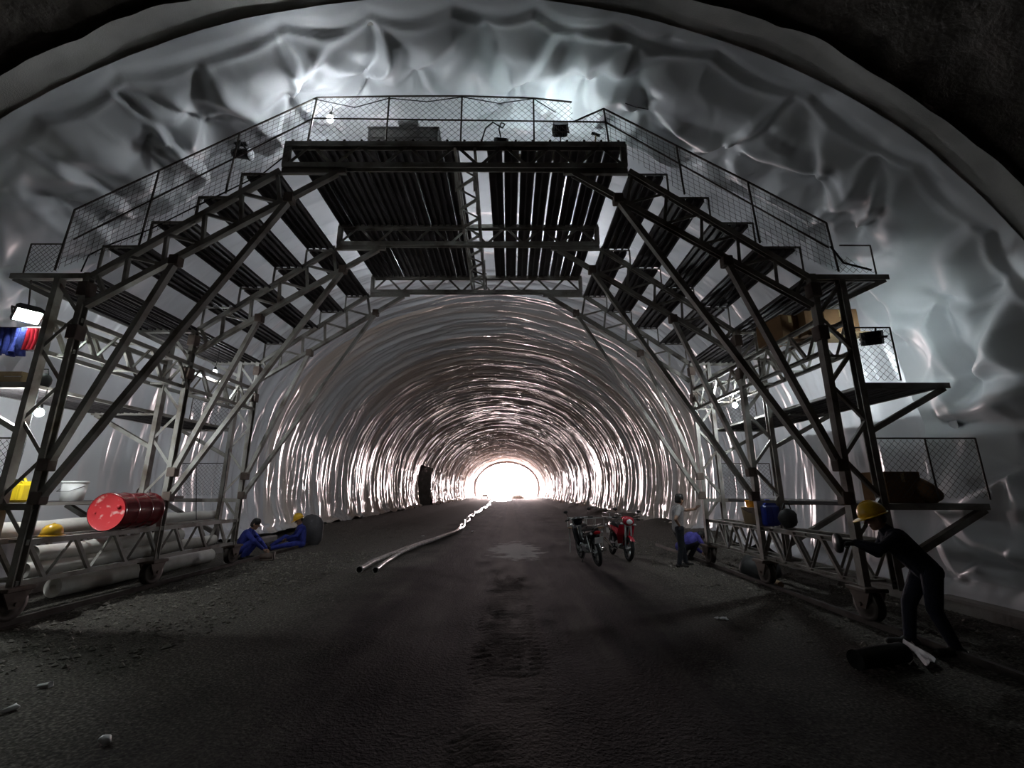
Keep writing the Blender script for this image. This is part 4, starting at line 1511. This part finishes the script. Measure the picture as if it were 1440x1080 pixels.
# edge boards of the side footing
for s_, lab in ((1, 'pale concrete kerb along the foot of the right wall'), (-1, 'pale concrete kerb along the foot of the left wall')):
    xk = CX + s_ * 7.24
    m_ = MB()
    for k in range(8):
        m_.box((xk + .02 * s_ * math.sin(k * 2.0), 4.8 + k * 1.5, .07 + .01 * math.sin(k * 3)), (.26, 1.49, .22), bev=.03)
    tag(m_.build('kerb', 'concrete'), lab, 'kerb', 'kerbs')
# standing water near the exit
m_ = MB()
pts = [(1.6 * math.cos(a) * (1 + .2 * math.sin(3 * a)), 9.0 * math.sin(a) * (1 + .15 * math.cos(2 * a)), 0.0) for a in np.linspace(0, 2 * PI, 30)[:-1]]
m_.raw(pts + [(0, 0, .001)], [(i, (i + 1) % 29, 29) for i in range(29)])
tag(m_.build('puddle', 'water', None, (-1.6, 84, .045)), 'shiny puddle on the far floor before the exit', 'puddle')
# machine silhouette and spoil heap by the exit
m_ = MB().ball((0, 0, 0), (1.6, 1.2, .9), 16)
m_.v = [(a + .1 * math.sin(c * 5), b, max(c + .1 * math.sin(a * 4), -.1)) for a, b, c in m_.v]
tag(m_.build('spoil_heap', 'stone', None, (1.7, 106, 0)), 'small heap of spoil on the floor at the bright exit', 'heap')
t_ = empty('hand_cart', (-5.9, 104, 0), .3, 'small dark cart standing left of centre at the bright exit', 'cart')
MB().box((0, 0, .75), (1.2, .8, .5), bev=.05).build('tray', 'grey_paint', t_)
for a in (-1, 1):
    MB().lathe([(.05, -.05), (.28, -.06), (.3, 0), (.28, .06), (.05, .05)], 16, (a * .65, 0, .3), Matrix.Rotation(PI / 2, 3, 'Y')).build('wheel', 'black_rubber', t_)
    MB().tube([(a * .4, -.4, .8), (a * .4, -1.0, 1.0)], .04, 8).build('handle', 'grey_paint', t_)
# steel sign frame seen through the exit
t_ = empty('overhead_frame', (-5.4, 118, 0), 0, 'thin overhead frame seen outside through the exit', 'frame')
for a in (0, 11.5):
    MB().tube([(a, 0, 0), (a, 0, 8.8)], .12, 8).build('upright', 'grey_paint', t_)
MB().box((5.75, 0, 7.2), (12.5, .25, .25)).build('crossbar', 'grey_paint', t_)

# ------------------------------------------------------------------ motorbikes
RX = Matrix.Rotation(PI / 2, 3, 'Y')


def wheel(t_, name, y_, rim_mat):
    r_ = .285
    tm = MB()
    prof_ = [(r_ - .05 + .045 * math.cos(a), .042 * math.sin(a)) for a in np.linspace(0, 2 * PI, 13)]
    tm.lathe(prof_, 28, (0, y_, r_ - .005), RX)
    o_ = tm.build(name, 'black_rubber', t_)
    MB().lathe([(.205, -.03), (.215, -.032), (.215, .032), (.205, .03), (.198, 0), (.205, -.03)], 28, (0, y_, r_ - .005), RX).build('rim', rim_mat, o_)
    MB().lathe([(0, -.06), (.05, -.06), (.06, -.03), (.06, .03), (.05, .06), (0, .06)], 16, (0, y_, r_ - .005), RX).build('hub', 'alloy', o_)
    for k in range(5):
        a = k * 2 * PI / 5 + .3
        d = Vector((0, math.cos(a), math.sin(a)))
        c = Vector((0, y_, r_ - .005))
        MB().tube([c + d * .05, c + d * .13, c + d * .205], [.022, .014, .016], 6).build('spoke', rim_mat, o_)
    return o_


def motorbike(loc, rz, lean, paint, label, steer=0.0):
    t_ = empty('motorbike', loc, rz, label, 'motorbike', 'parked motorbikes')
    t_.rotation_euler = (0, lean, rz)
    wheel(t_, 'rear_wheel', -.60, 'alloy')
    wheel(t_, 'front_wheel', .62, 'alloy')
    for a in (-1, 1):
        MB().tube([(a * .075, .62, .28), (a * .075, .55, .55), (a * .07, .47, .84)], [.018, .022, .026], 10).build('fork_leg', 'alloy', t_)
        MB().tube([(a * .07, -.60, .28), (a * .07, -.2, .34), (a * .06, .0, .36)], .02, 8).build('swing_arm', 'black_plastic', t_)
        MB().tube([(a * .11, -.58, .32), (a * .11, -.50, .50), (a * .11, -.44, .66)], [.028, .032, .026], 10).build('shock_absorber', 'chrome', t_)
        m = MB().tube([(a * .02, .44, .98), (a * .16, .42, 1.0), (a * .30, .35, .99)], .012, 8)
        hb = m.build('handlebar', 'chrome', t_)
        MB().tube([(a * .25, .37, .992), (a * .36, .32, .985)], .018, 8).build('grip', 'black_rubber', hb)
        m = MB().tube([(a * .22, .39, 1.0), (a * .27, .39, 1.10), (a * .30, .38, 1.16)], .006, 6)
        ms = m.build('mirror_stalk', 'black_plastic', t_)
        MB().ball((a * .31, .37, 1.19), (.058, .018, .036), 14).build('mirror', 'black_plastic', ms)
        MB().ball((a * .17, .50, .86), (.035, .05, .025), 12).build('indicator', 'lens', t_)
    # front mudguard
    m = MB()
    pr_ = [(a, b) for a, b in ((.305, -.055), (.318, -.03), (.322, 0), (.318, .03), (.305, .055))]
    m.lathe(pr_, 14, (0, .62, .28), RX, a0=PI * .72, a1=PI * 1.45)
    m.build('front_mudguard', paint, t_)
    # fairing with leg shields
    m = MB()
    for a in (-1, 1):
        m.raw([(a * .05, .50, .84), (a * .20, .40, .82), (a * .21, .30, .56), (a * .15, .22, .36), (a * .06, .30, .38), (a * .07, .40, .60)],
              [(0, 1, 2, 5), (5, 2, 3, 4)] if a > 0 else [(5, 2, 1, 0), (4, 3, 2, 5)])
        m.raw([(a * .045, .485, .84), (a * .185, .385, .82), (a * .195, .285, .56), (a * .14, .205, .36), (a * .055, .285, .38), (a * .06, .385, .60)],
              [(5, 2, 1, 0), (4, 3, 2, 5)] if a > 0 else [(0, 1, 2, 5), (5, 2, 3, 4)])
    m.build('leg_shield', paint, t_)
    m = MB()
    m.ball((0, .50, .93), (.15, .10, .11), 18)
    m.ball((0, .42, .99), (.17, .09, .06), 18)
    m.build('nacelle', paint, t_)
    MB().ball((0, .565, .92), (.085, .055, .065), 16).build('headlight', 'lens', t_)
    # spine, body and tail
    m = MB()
    m.tube([(0, .40, .80), (0, .28, .52), (0, .05, .46), (0, -.2, .60)], [.05, .07, .075, .08], 12)
    m.build('frame_spine', 'black_plastic', t_)
    m = MB()
    m.tube([(0, -.02, .58), (0, -.2, .66), (0, -.45, .70), (0, -.72, .76), (0, -.86, .80)], [.10, .125, .125, .10, .05], 14)
    m.v = [(a, b, .70 + (c - .70) * 1.05) for a, b, c in m.v]
    m.build('tail_body', paint, t_)
    m = MB()
    m.tube([(0, .02, .70), (0, -.1, .765), (0, -.35, .80), (0, -.6, .835), (0, -.78, .84)], [.08, .105, .12, .11, .07], 14)
    m.v = [(a * 1.1, b, .80 + (c - .80) * .55) for a, b, c in m.v]
    m.build('seat', 'seat_vinyl', t_)
    m = MB()
    m.box((0, .02, .33), (.20, .30, .20), bev=.04)
    m.tube([(0, .12, .36), (0, .30, .38)], [.075, .065], 12)
    m.build('engine', 'alloy', t_)
    m = MB().tube([(.09, .25, .34), (.13, .12, .22), (.14, -.2, .24), (.145, -.5, .32), (.15, -.78, .38)], [.018, .02, .03, .045, .05], 12)
    m.build('exhaust', 'chrome', t_)
    m = MB()
    m.lathe([(.315, -.06), (.328, 0), (.315, .06)], 12, (0, -.60, .28), RX, a0=PI * .55, a1=PI * 1.12)
    m.build('rear_mudguard', 'black_plastic', t_)
    MB().ball((0, -.86, .755), (.085, .035, .045), 14).build('tail_light', 'tail_red', t_)
    for a in (-1, 1):
        MB().ball((a * .13, -.83, .75), (.03, .03, .028), 12).build('indicator', 'lens', t_)
        MB().tube([(a * .08, .05, .26), (a * .22, .05, .255)], .014, 8).build('foot_peg', 'black_rubber', t_)
        m = MB().tube([(a * .10, -.40, .80), (a * .13, -.62, .90), (a * .11, -.90, .92)], .011, 8)
        gr = m.build('grab_rail', 'chrome', t_)
        MB().tube([(a * .11, -.88, .92), (0, -.93, .92)], .011, 8).build('grab_bar', 'chrome', gr)
    pl_ = MB().box((0, -.905, .60), (.19, .008, .14), rot=Matrix.Rotation(.35, 3, 'X')).build('number_plate', 'plate', t_)
    MB().box((0, -.88, .67), (.06, .03, .12), rot=Matrix.Rotation(.35, 3, 'X')).build('plate_holder', 'black_plastic', t_)
    MB().tube([(-.06, .0, .26), (-.18, .06, .02)], .012, 8).build('side_stand', 'black_plastic', t_)
    return t_


motorbike((1.90, 11.25, .0), math.radians(9), -.13, 'bike_black', 'black motorbike parked with its number plate towards the camera')
b2 = motorbike((2.80, 12.0, .0), math.radians(180 + 6), -.10, 'bike_red', 'red motorbike parked facing the camera')
m_ = MB()
for a in (-1, 1):
    m_.tube([(a * .16, -.45, .95), (a * .18, -1.05, .95), (a * .18, -1.05, 1.06), (a * .16, -.5, 1.06), (a * .16, -.45, .95)], .010, 6)
for k in range(4):
    m_.tube([(-.17, -.5 - k * .18, .95), (.17, -.5 - k * .18, .95)], .010, 6)
m_.build('luggage_rack', 'alloy', b2)
t_ = empty('metal_cart', (2.12, 13.0, 0), .5, 'pale metal framed tray cart behind the black motorbike', 'cart')
MB().box((0, 0, .66), (.92, .46, .03), bev=.005).build('tray', 'wood', t_)
for a in (-1, 1):
    MB().tube([(-.46, a * .23, .92), (.46, a * .23, .92)], .014, 6).build('top_rail', 'steel_pale', t_)
    MB().tube([(-.46, a * .23, .70), (.46, a * .23, .70)], .014, 6).build('bottom_rail', 'steel_pale', t_)
    for k in range(4):
        MB().tube([(-.46 + k * .307, a * .23, .68), (-.46 + k * .307, a * .23, .92)], .012, 6).build('upright', 'steel_pale', t_)
    for b in (-1, 1):
        MB().tube([(a * .42, b * .2, .66), (a * .42, b * .2, .0)], .016, 6).build('leg', 'steel_pale', t_)
    MB().tube([(a * .46, -.23, .92), (a * .46, .23, .92)], .014, 6).build('end_rail', 'steel_pale', t_)


# ------------------------------------------------------------------ people
def capsule(m, a, b, ra, rb, n_=14):
    a, b = Vector(a), Vector(b)
    d = b - a
    L_ = d.length
    if L_ < 1e-5:
        d = Vector((0, 0, 1e-4))
        L_ = 1e-4
    rot = d.to_track_quat('Z', 'Y').to_matrix()
    pr_ = []
    for k in range(6):
        th = -PI / 2 + k * PI / 2 / 5
        pr_.append((max(ra * math.cos(th), 0.0), ra * math.sin(th)))
    for k in range(6):
        th = k * PI / 2 / 5
        pr_.append((max(rb * math.cos(th), 0.0), L_ + rb * math.sin(th)))
    pr_[0] = (1e-4, pr_[0][1])
    pr_[-1] = (1e-4, pr_[-1][1])
    m.lathe(pr_, n_, a, rot)
    o_ = len(m.v)
    base_ = o_ - len(pr_) * n_
    m.f.append(tuple(base_ + k for k in range(n_ - 1, -1, -1)))
    m.sm.append(True)
    m.mi.append(0)
    m.f.append(tuple(o_ - n_ + k for k in range(n_)))
    m.sm.append(True)
    m.mi.append(0)


def person(label, loc, rz, J, shirt, pants, sleeve='long', helmet=False, hands=None, glove=False, group=None, scale=1.0, face=(0, 1, 0), up=(0, 0, 1), stripe=False, tuck=0.0):
    """J holds the joints in the figure's own frame: forward +y, its right +x"""
    t_ = empty('person', loc, rz, label, 'person', group)
    t_.scale = (scale,) * 3
    V = {k: Vector(v) for k, v in J.items()}
    prims = []

    def cap(a, b, ra, rb, mt):
        prims.append((Vector(a), Vector(b), ra, rb, mt))
    fw = Vector(face).normalized()
    upv = Vector(up).normalized()
    rt = fw.cross(upv).normalized()
    upv = rt.cross(fw).normalized()
    hd = V['head']
    chest, pel = V['chest'], V['pelvis']
    # trunk
    cap(V['hpR'], V['hpL'], .105, .105, pants)
    cap(pel, pel.lerp(chest, .35), .125, .125, shirt)
    cap(pel.lerp(chest, .3), chest, .125, .135, shirt)
    for a in ('R', 'L'):
        cap(V['hp' + a].lerp(pel, .25) + (chest - pel) * .12, V['sh' + a].lerp(chest, .35), .10, .105, shirt)
        cap(V['sh' + a].lerp(chest, .4), V['sh' + a], .085, .068, shirt)
    cap(chest, V['neck'], .11, .06, shirt)
    cap(V['neck'], hd - upv * .05, .056, .052, 'skin')
    # head
    cap(hd - upv * .02, hd + upv * .035, .086, .090, 'skin')
    cap(hd - upv * .06 + fw * .03, hd - upv * .085 + fw * .045, .058, .040, 'skin')
    cap(hd + fw * .085 + upv * .01, hd + fw * .108 - upv * .022, .010, .016, 'skin')
    cap(hd + fw * .082 - upv * .058 - rt * .018, hd + fw * .082 - upv * .058 + rt * .018, .010, .010, 'lips')
    for a in (-1, 1):
        cap(hd + fw * .078 + rt * a * .034 + upv * .012, hd + fw * .080 + rt * a * .034 + upv * .012, .012, .012, 'hair')
        cap(hd + rt * a * .088 + upv * .012, hd + rt * a * .090 - upv * .022, .018, .014, 'skin')
    for a in ('R', 'L'):
        sh, el, wr = V['sh' + a], V['el' + a], V['wr' + a]
        if sleeve == 'long':
            cap(sh, el, .066, .052, shirt)
            cap(el, wr, .052, .040, shirt)
        else:
            cap(sh, sh.lerp(el, .6), .066, .058, shirt)
            cap(sh.lerp(el, .5), el, .044, .038, 'skin')
            cap(el, wr, .038, .027, 'skin')
        # hand
        hdir, pn = (hands or {}).get(a, (None, None)) or (None, None)
        hdir = Vector(hdir).normalized() if hdir is not None else (wr - el).normalized()
        pn = Vector(pn) if pn is not None else Vector((0, 0, -1))
        side = hdir.cross(pn)
        if side.length < .1:
            side = hdir.cross(Vector((1, 0, 0)))
        side.normalize()
        pn = side.cross(hdir).normalized()
        hm = 'glove' if glove else 'skin'
        for k in (-1, 0, 1):
            cap(wr + side * k * .012, wr + hdir * .085 + side * k * .026, .017, .014, hm)
        for k, L_ in enumerate((.070, .080, .074, .058)):
            base_ = wr + hdir * .088 + side * (k - 1.5) * .022
            mid_ = base_ + (hdir * .85 - pn * -.45).normalized() * L_ * .5
            tip_ = mid_ + (hdir * .45 + pn * .85).normalized() * L_ * .5
            cap(base_, mid_, .0105, .0095, hm)
            cap(mid_, tip_, .0095, .008, hm)
        th0 = wr + hdir * .025 + side * -.028
        th1 = th0 + (hdir * .6 - side * .75 + pn * .2).normalized() * .045
        cap(th0, th1, .013, .011, hm)
        cap(th1, th1 + (hdir * .8 + pn * .4 - side * .1).normalized() * .035, .011, .009, hm)
        hp, kn, an, to = V['hp' + a], V['kn' + a], V['an' + a], V['to' + a]
        cap(hp, kn, .098, .070, pants)
        cap(kn, an.lerp(kn, .06), .068, .054, pants)
        cap(an - (an - kn).normalized() * .02, an, .045, .045, 'boot')
        heel = an - (to - an).normalized() * .045
        heel.z = min(an.z, heel.z) - .03
        cap(heel, to, .042, .036, 'boot')
        cap(an, heel.lerp(to, .5), .046, .042, 'boot')
    if stripe:
        cap(V['shR'].lerp(chest, .35) - fw * .075 - upv * .02, V['shR'].lerp(chest, .45) - fw * .08 - upv * .08, .042, .042, 'vest_stripe')
    m = MB()
    for a, b, ra, rb, mt in prims:
        capsule(m, a, b, ra, rb)
    names = []
    for p in prims:
        if p[4] not in names:
            names.append(p[4])
    tmp = bpy.data.objects.new('body', m.mesh('body_raw', names))
    COL.objects.link(tmp)
    md = tmp.modifiers.new('r', 'REMESH')
    md.mode = 'VOXEL'
    md.voxel_size = .0072
    md.use_smooth_shade = True
    sm = tmp.modifiers.new('s', 'SMOOTH')
    sm.iterations = 3
    sm.factor = .5
    bpy.context.view_layer.update()
    dg = bpy.context.evaluated_depsgraph_get()
    me = bpy.data.meshes.new_from_object(tmp.evaluated_get(dg))
    bpy.data.objects.remove(tmp)
    n_ = len(me.polygons)
    cen = np.empty(n_ * 3)
    me.polygons.foreach_get('center', cen)
    cen = cen.reshape(-1, 3)
    best = np.full(n_, 1e9)
    which = np.zeros(n_, dtype=np.int32)
    for a, b, ra, rb, mt in prims:
        a_, b_ = np.array(a), np.array(b)
        d = b_ - a_
        L2 = max(float(d @ d), 1e-9)
        f = np.clip(((cen - a_) @ d) / L2, 0, 1)
        dist = np.linalg.norm(cen - (a_ + f[:, None] * d), axis=1) - (ra + (rb - ra) * f)
        k = dist < best
        best[k] = dist[k]
        which[k] = names.index(mt)
    me.materials.clear()
    for nm in names:
        me.materials.append(MATS[nm])
    me.polygons.foreach_set('material_index', which)
    me.polygons.foreach_set('use_smooth', np.ones(n_, dtype=bool))
    me.name = 'body'
    me.update()
    body = bpy.data.objects.new('body', me)
    COL.objects.link(body)
    body.parent = t_
    rotm = Matrix((rt, fw, upv)).transposed()
    if helmet:
        o_ = helmet_parts(t_, hd + upv * .035, (0, 0, 0))
        o_.rotation_euler = rotm.to_euler()
        hr = MB()
        hr.lathe([(.096, .02), (.094, -.03), (.075, -.06), (.07, -.06), (.088, -.03), (.09, .02)], 20, hd - fw * .012, rotm, a0=PI + .3, a1=2 * PI - .3)
        hr.build('hair', 'hair', t_)
    else:
        hr = MB()
        prof_ = [(.002, .142), (.04, .137), (.075, .115), (.097, .075), (.104, .035), (.100, .0), (.094, .002)]
        hr.lathe(prof_, 22, hd, rotm)
        hr.lathe([(.101, .02), (.100, -.02), (.088, -.058), (.075, -.075), (.07, -.07), (.085, -.02), (.09, .02)], 20, hd - fw * .006, rotm, a0=PI - .15, a1=2 * PI + .15)
        # tilt the fringe so the forehead stays free
        vv = []
        for p in hr.v:
            q = Vector(p) - hd
            f = q.dot(fw)
            if f > .03:
                q += upv * (f - .03) * .42
            q += (rt * math.sin(q.dot(upv) * 160) + upv * math.sin(q.dot(rt) * 190)) * .003
            vv.append(tuple(hd + q))
        hr.v = vv
        hr.build('hair', 'hair', t_)
    return t_


STAND = dict(pelvis=(0, 0, .86), chest=(0, .01, 1.20), neck=(0, .0, 1.36), head=(0, .04, 1.50),
             shR=(.175, 0, 1.30), shL=(-.175, 0, 1.30), elR=(.25, 0, 1.02), elL=(-.25, 0, 1.02), wrR=(.26, .06, .78), wrL=(-.26, .06, .78),
             hpR=(.085, 0, .84), hpL=(-.085, 0, .84), knR=(.10, .03, .46), knL=(-.10, .03, .46), anR=(.11, -.01, .08), anL=(-.11, -.01, .08), toR=(.13, .16, .035), toL=(-.13, .16, .035))

# man in grey T-shirt leaning on the rear right post
J = dict(STAND)
J.update(pelvis=(0, -.02, .85), chest=(.0, .01, 1.20), neck=(0, .03, 1.36), head=(-.01, .075, 1.485),
         shR=(.175, -.02, 1.29), shL=(-.17, .05, 1.29), elR=(.30, -.20, 1.06), wrR=(.155, -.05, .92),
         elL=(-.20, .33, 1.24), wrL=(-.18, .56, 1.27),
         hpR=(.09, -.02, .84), hpL=(-.09, -.01, .84), knR=(.10, -.02, .45), anR=(.10, -.10, .08), toR=(.14, .07, .035),
         knL=(-.10, .11, .45), anL=(-.11, .16, .08), toL=(-.13, .33, .035))
person('man in grey T-shirt and dark trousers leaning one hand on the right frame', (3.86, 10.62, gz(3.86, 10.62) - .02), math.radians(-84), J, 'grey_cloth', 'dark_trouser', 'short', scale=.99,
       face=(-.1, 1, -.12), hands={'L': ((-.1, .6, .7), (0, 1, -.3)), 'R': ((-.4, .9, -.1), (-1, 0, 0))})

# stooping worker in dark clothes at the front right post
J = dict(pelvis=(0, -.10, .80), chest=(0, .12, 1.08), neck=(0, .21, 1.22), head=(0, .28, 1.32),
         shR=(.18, .13, 1.14), shL=(-.18, .17, 1.14), elR=(.26, .22, .92), elL=(-.24, .36, 1.02), wrR=(.16, .42, 1.02), wrL=(-.13, .54, 1.06),
         hpR=(.09, -.10, .79), hpL=(-.09, -.10, .79), knR=(.11, .07, .44), knL=(-.11, -.05, .42), anR=(.12, .12, .08), anL=(-.12, -.16, .08), toR=(.14, .30, .035), toL=(-.14, .01, .035))
person('dark stooping worker in yellow helmet at the front right post', (4.45, 5.18, gz(4.45, 5.18)), math.radians(72), J, 'navy_cloth', 'navy_cloth', 'long', helmet=True, glove=True, stripe=True,
       face=(.1, 1, -.35), up=(0, .35, 1), hands={'R': ((-.2, .9, .1), (0, 0, -1)), 'L': ((.1, .9, .0), (0, 0, -1))}, scale=1.02)
t_ = empty('angle_grinder', (3.91, 5.32, 1.04), math.radians(72), 'round black power tool held by the stooping worker', 'tool')
MB().tube([(0, -.12, .03), (0, .02, .04), (0, .10, .04)], [.03, .035, .04], 12).build('body', 'black_plastic', t_)
MB().lathe([(0, -.03), (.10, -.025), (.11, 0), (.10, .025), (0, .03)], 20, (0, .14, .03), Matrix.Rotation(PI / 2, 3, 'X')).build('guard', 'black_plastic', t_)

# squatting worker in blue by the left rear wheel
J = dict(pelvis=(0, -.12, .24), chest=(0, .04, .56), neck=(0, .12, .70), head=(0, .19, .82),
         shR=(.17, .08, .63), shL=(-.17, .08, .63), elR=(.22, .28, .44), elL=(-.22, .28, .42), wrR=(.14, .46, .26), wrL=(-.10, .47, .24),
         hpR=(.09, -.10, .22), hpL=(-.09, -.10, .22), knR=(.15, .25, .44), knL=(-.15, .25, .42), anR=(.13, .03, .08), anL=(-.13, .03, .08), toR=(.15, .20, .035), toL=(-.15, .20, .035))
person('squatting bareheaded worker in blue overalls beside the left rear wheel', (-6.70, 11.75, gz(-6.70, 11.75)), math.radians(-78), J, 'blue_cloth', 'blue_cloth', 'long', face=(0, 1, -.35), up=(0, .35, 1), scale=1.04)
t_ = empty('grinder', (-6.0, 11.55, gz(-6.0, 11.55)), .4, 'small rusty power tool on the floor before the squatting worker', 'tool')
MB().tube([(-.14, 0, .09), (0, 0, .10), (.14, 0, .09)], [.06, .075, .06], 12).build('body', 'steel_rust', t_)
MB().lathe([(0, -.012), (.09, -.012), (.09, .012), (0, .012)], 18, (.17, 0, .10), RX).build('disc', 'rail_steel', t_)
MB().box((0, 0, .015), (.26, .16, .03), bev=.005).build('foot', 'steel_rust', t_)

# sitting worker with helmet, legs stretched to the left
J = dict(pelvis=(0, 0, .13), chest=(0, .03, .46), neck=(0, .06, .62), head=(0, .12, .755),
         shR=(.175, .03, .55), shL=(-.175, .03, .55), elR=(.23, .16, .34), elL=(-.23, .16, .34), wrR=(.10, .36, .26), wrL=(-.08, .36, .28),
         hpR=(.09, .02, .12), hpL=(-.09, .02, .12), knR=(.16, .40, .30), knL=(-.20, .40, .12), anR=(.14, .74, .08), anL=(-.30, .78, .07), toR=(.16, .86, .14), toL=(-.36, .88, .14))
person('sitting worker in blue overalls and yellow helmet by the boulder', (-6.35, 14.15, gz(-6.35, 14.15) - .01), math.radians(122), J, 'blue_cloth', 'blue_cloth', 'long', helmet=True, face=(0, 1, -.45), up=(0, .45, 1), scale=1.08)

# crouching worker behind the man in the grey shirt
J = dict(pelvis=(0, -.15, .30), chest=(0, .16, .50), neck=(0, .31, .56), head=(0, .42, .52),
         shR=(.17, .22, .52), shL=(-.17, .22, .52), elR=(.22, .34, .30), elL=(-.22, .34, .30), wrR=(.12, .48, .14), wrL=(-.12, .50, .14),
         hpR=(.09, -.13, .28), hpL=(-.09, -.13, .28), knR=(.15, .20, .38), knL=(-.15, .20, .36), anR=(.13, .0, .08), anL=(-.13, .0, .08), toR=(.15, .17, .035), toL=(-.15, .17, .035))
person('crouching worker in violet-blue jacket bent over behind the grey-shirted man', (4.42, 11.75, gz(4.42, 11.75)), math.radians(-75), J, 'violet_cloth', 'dark_trouser', 'long', face=(0, .8, -.7), up=(0, .7, .7), scale=1.04)
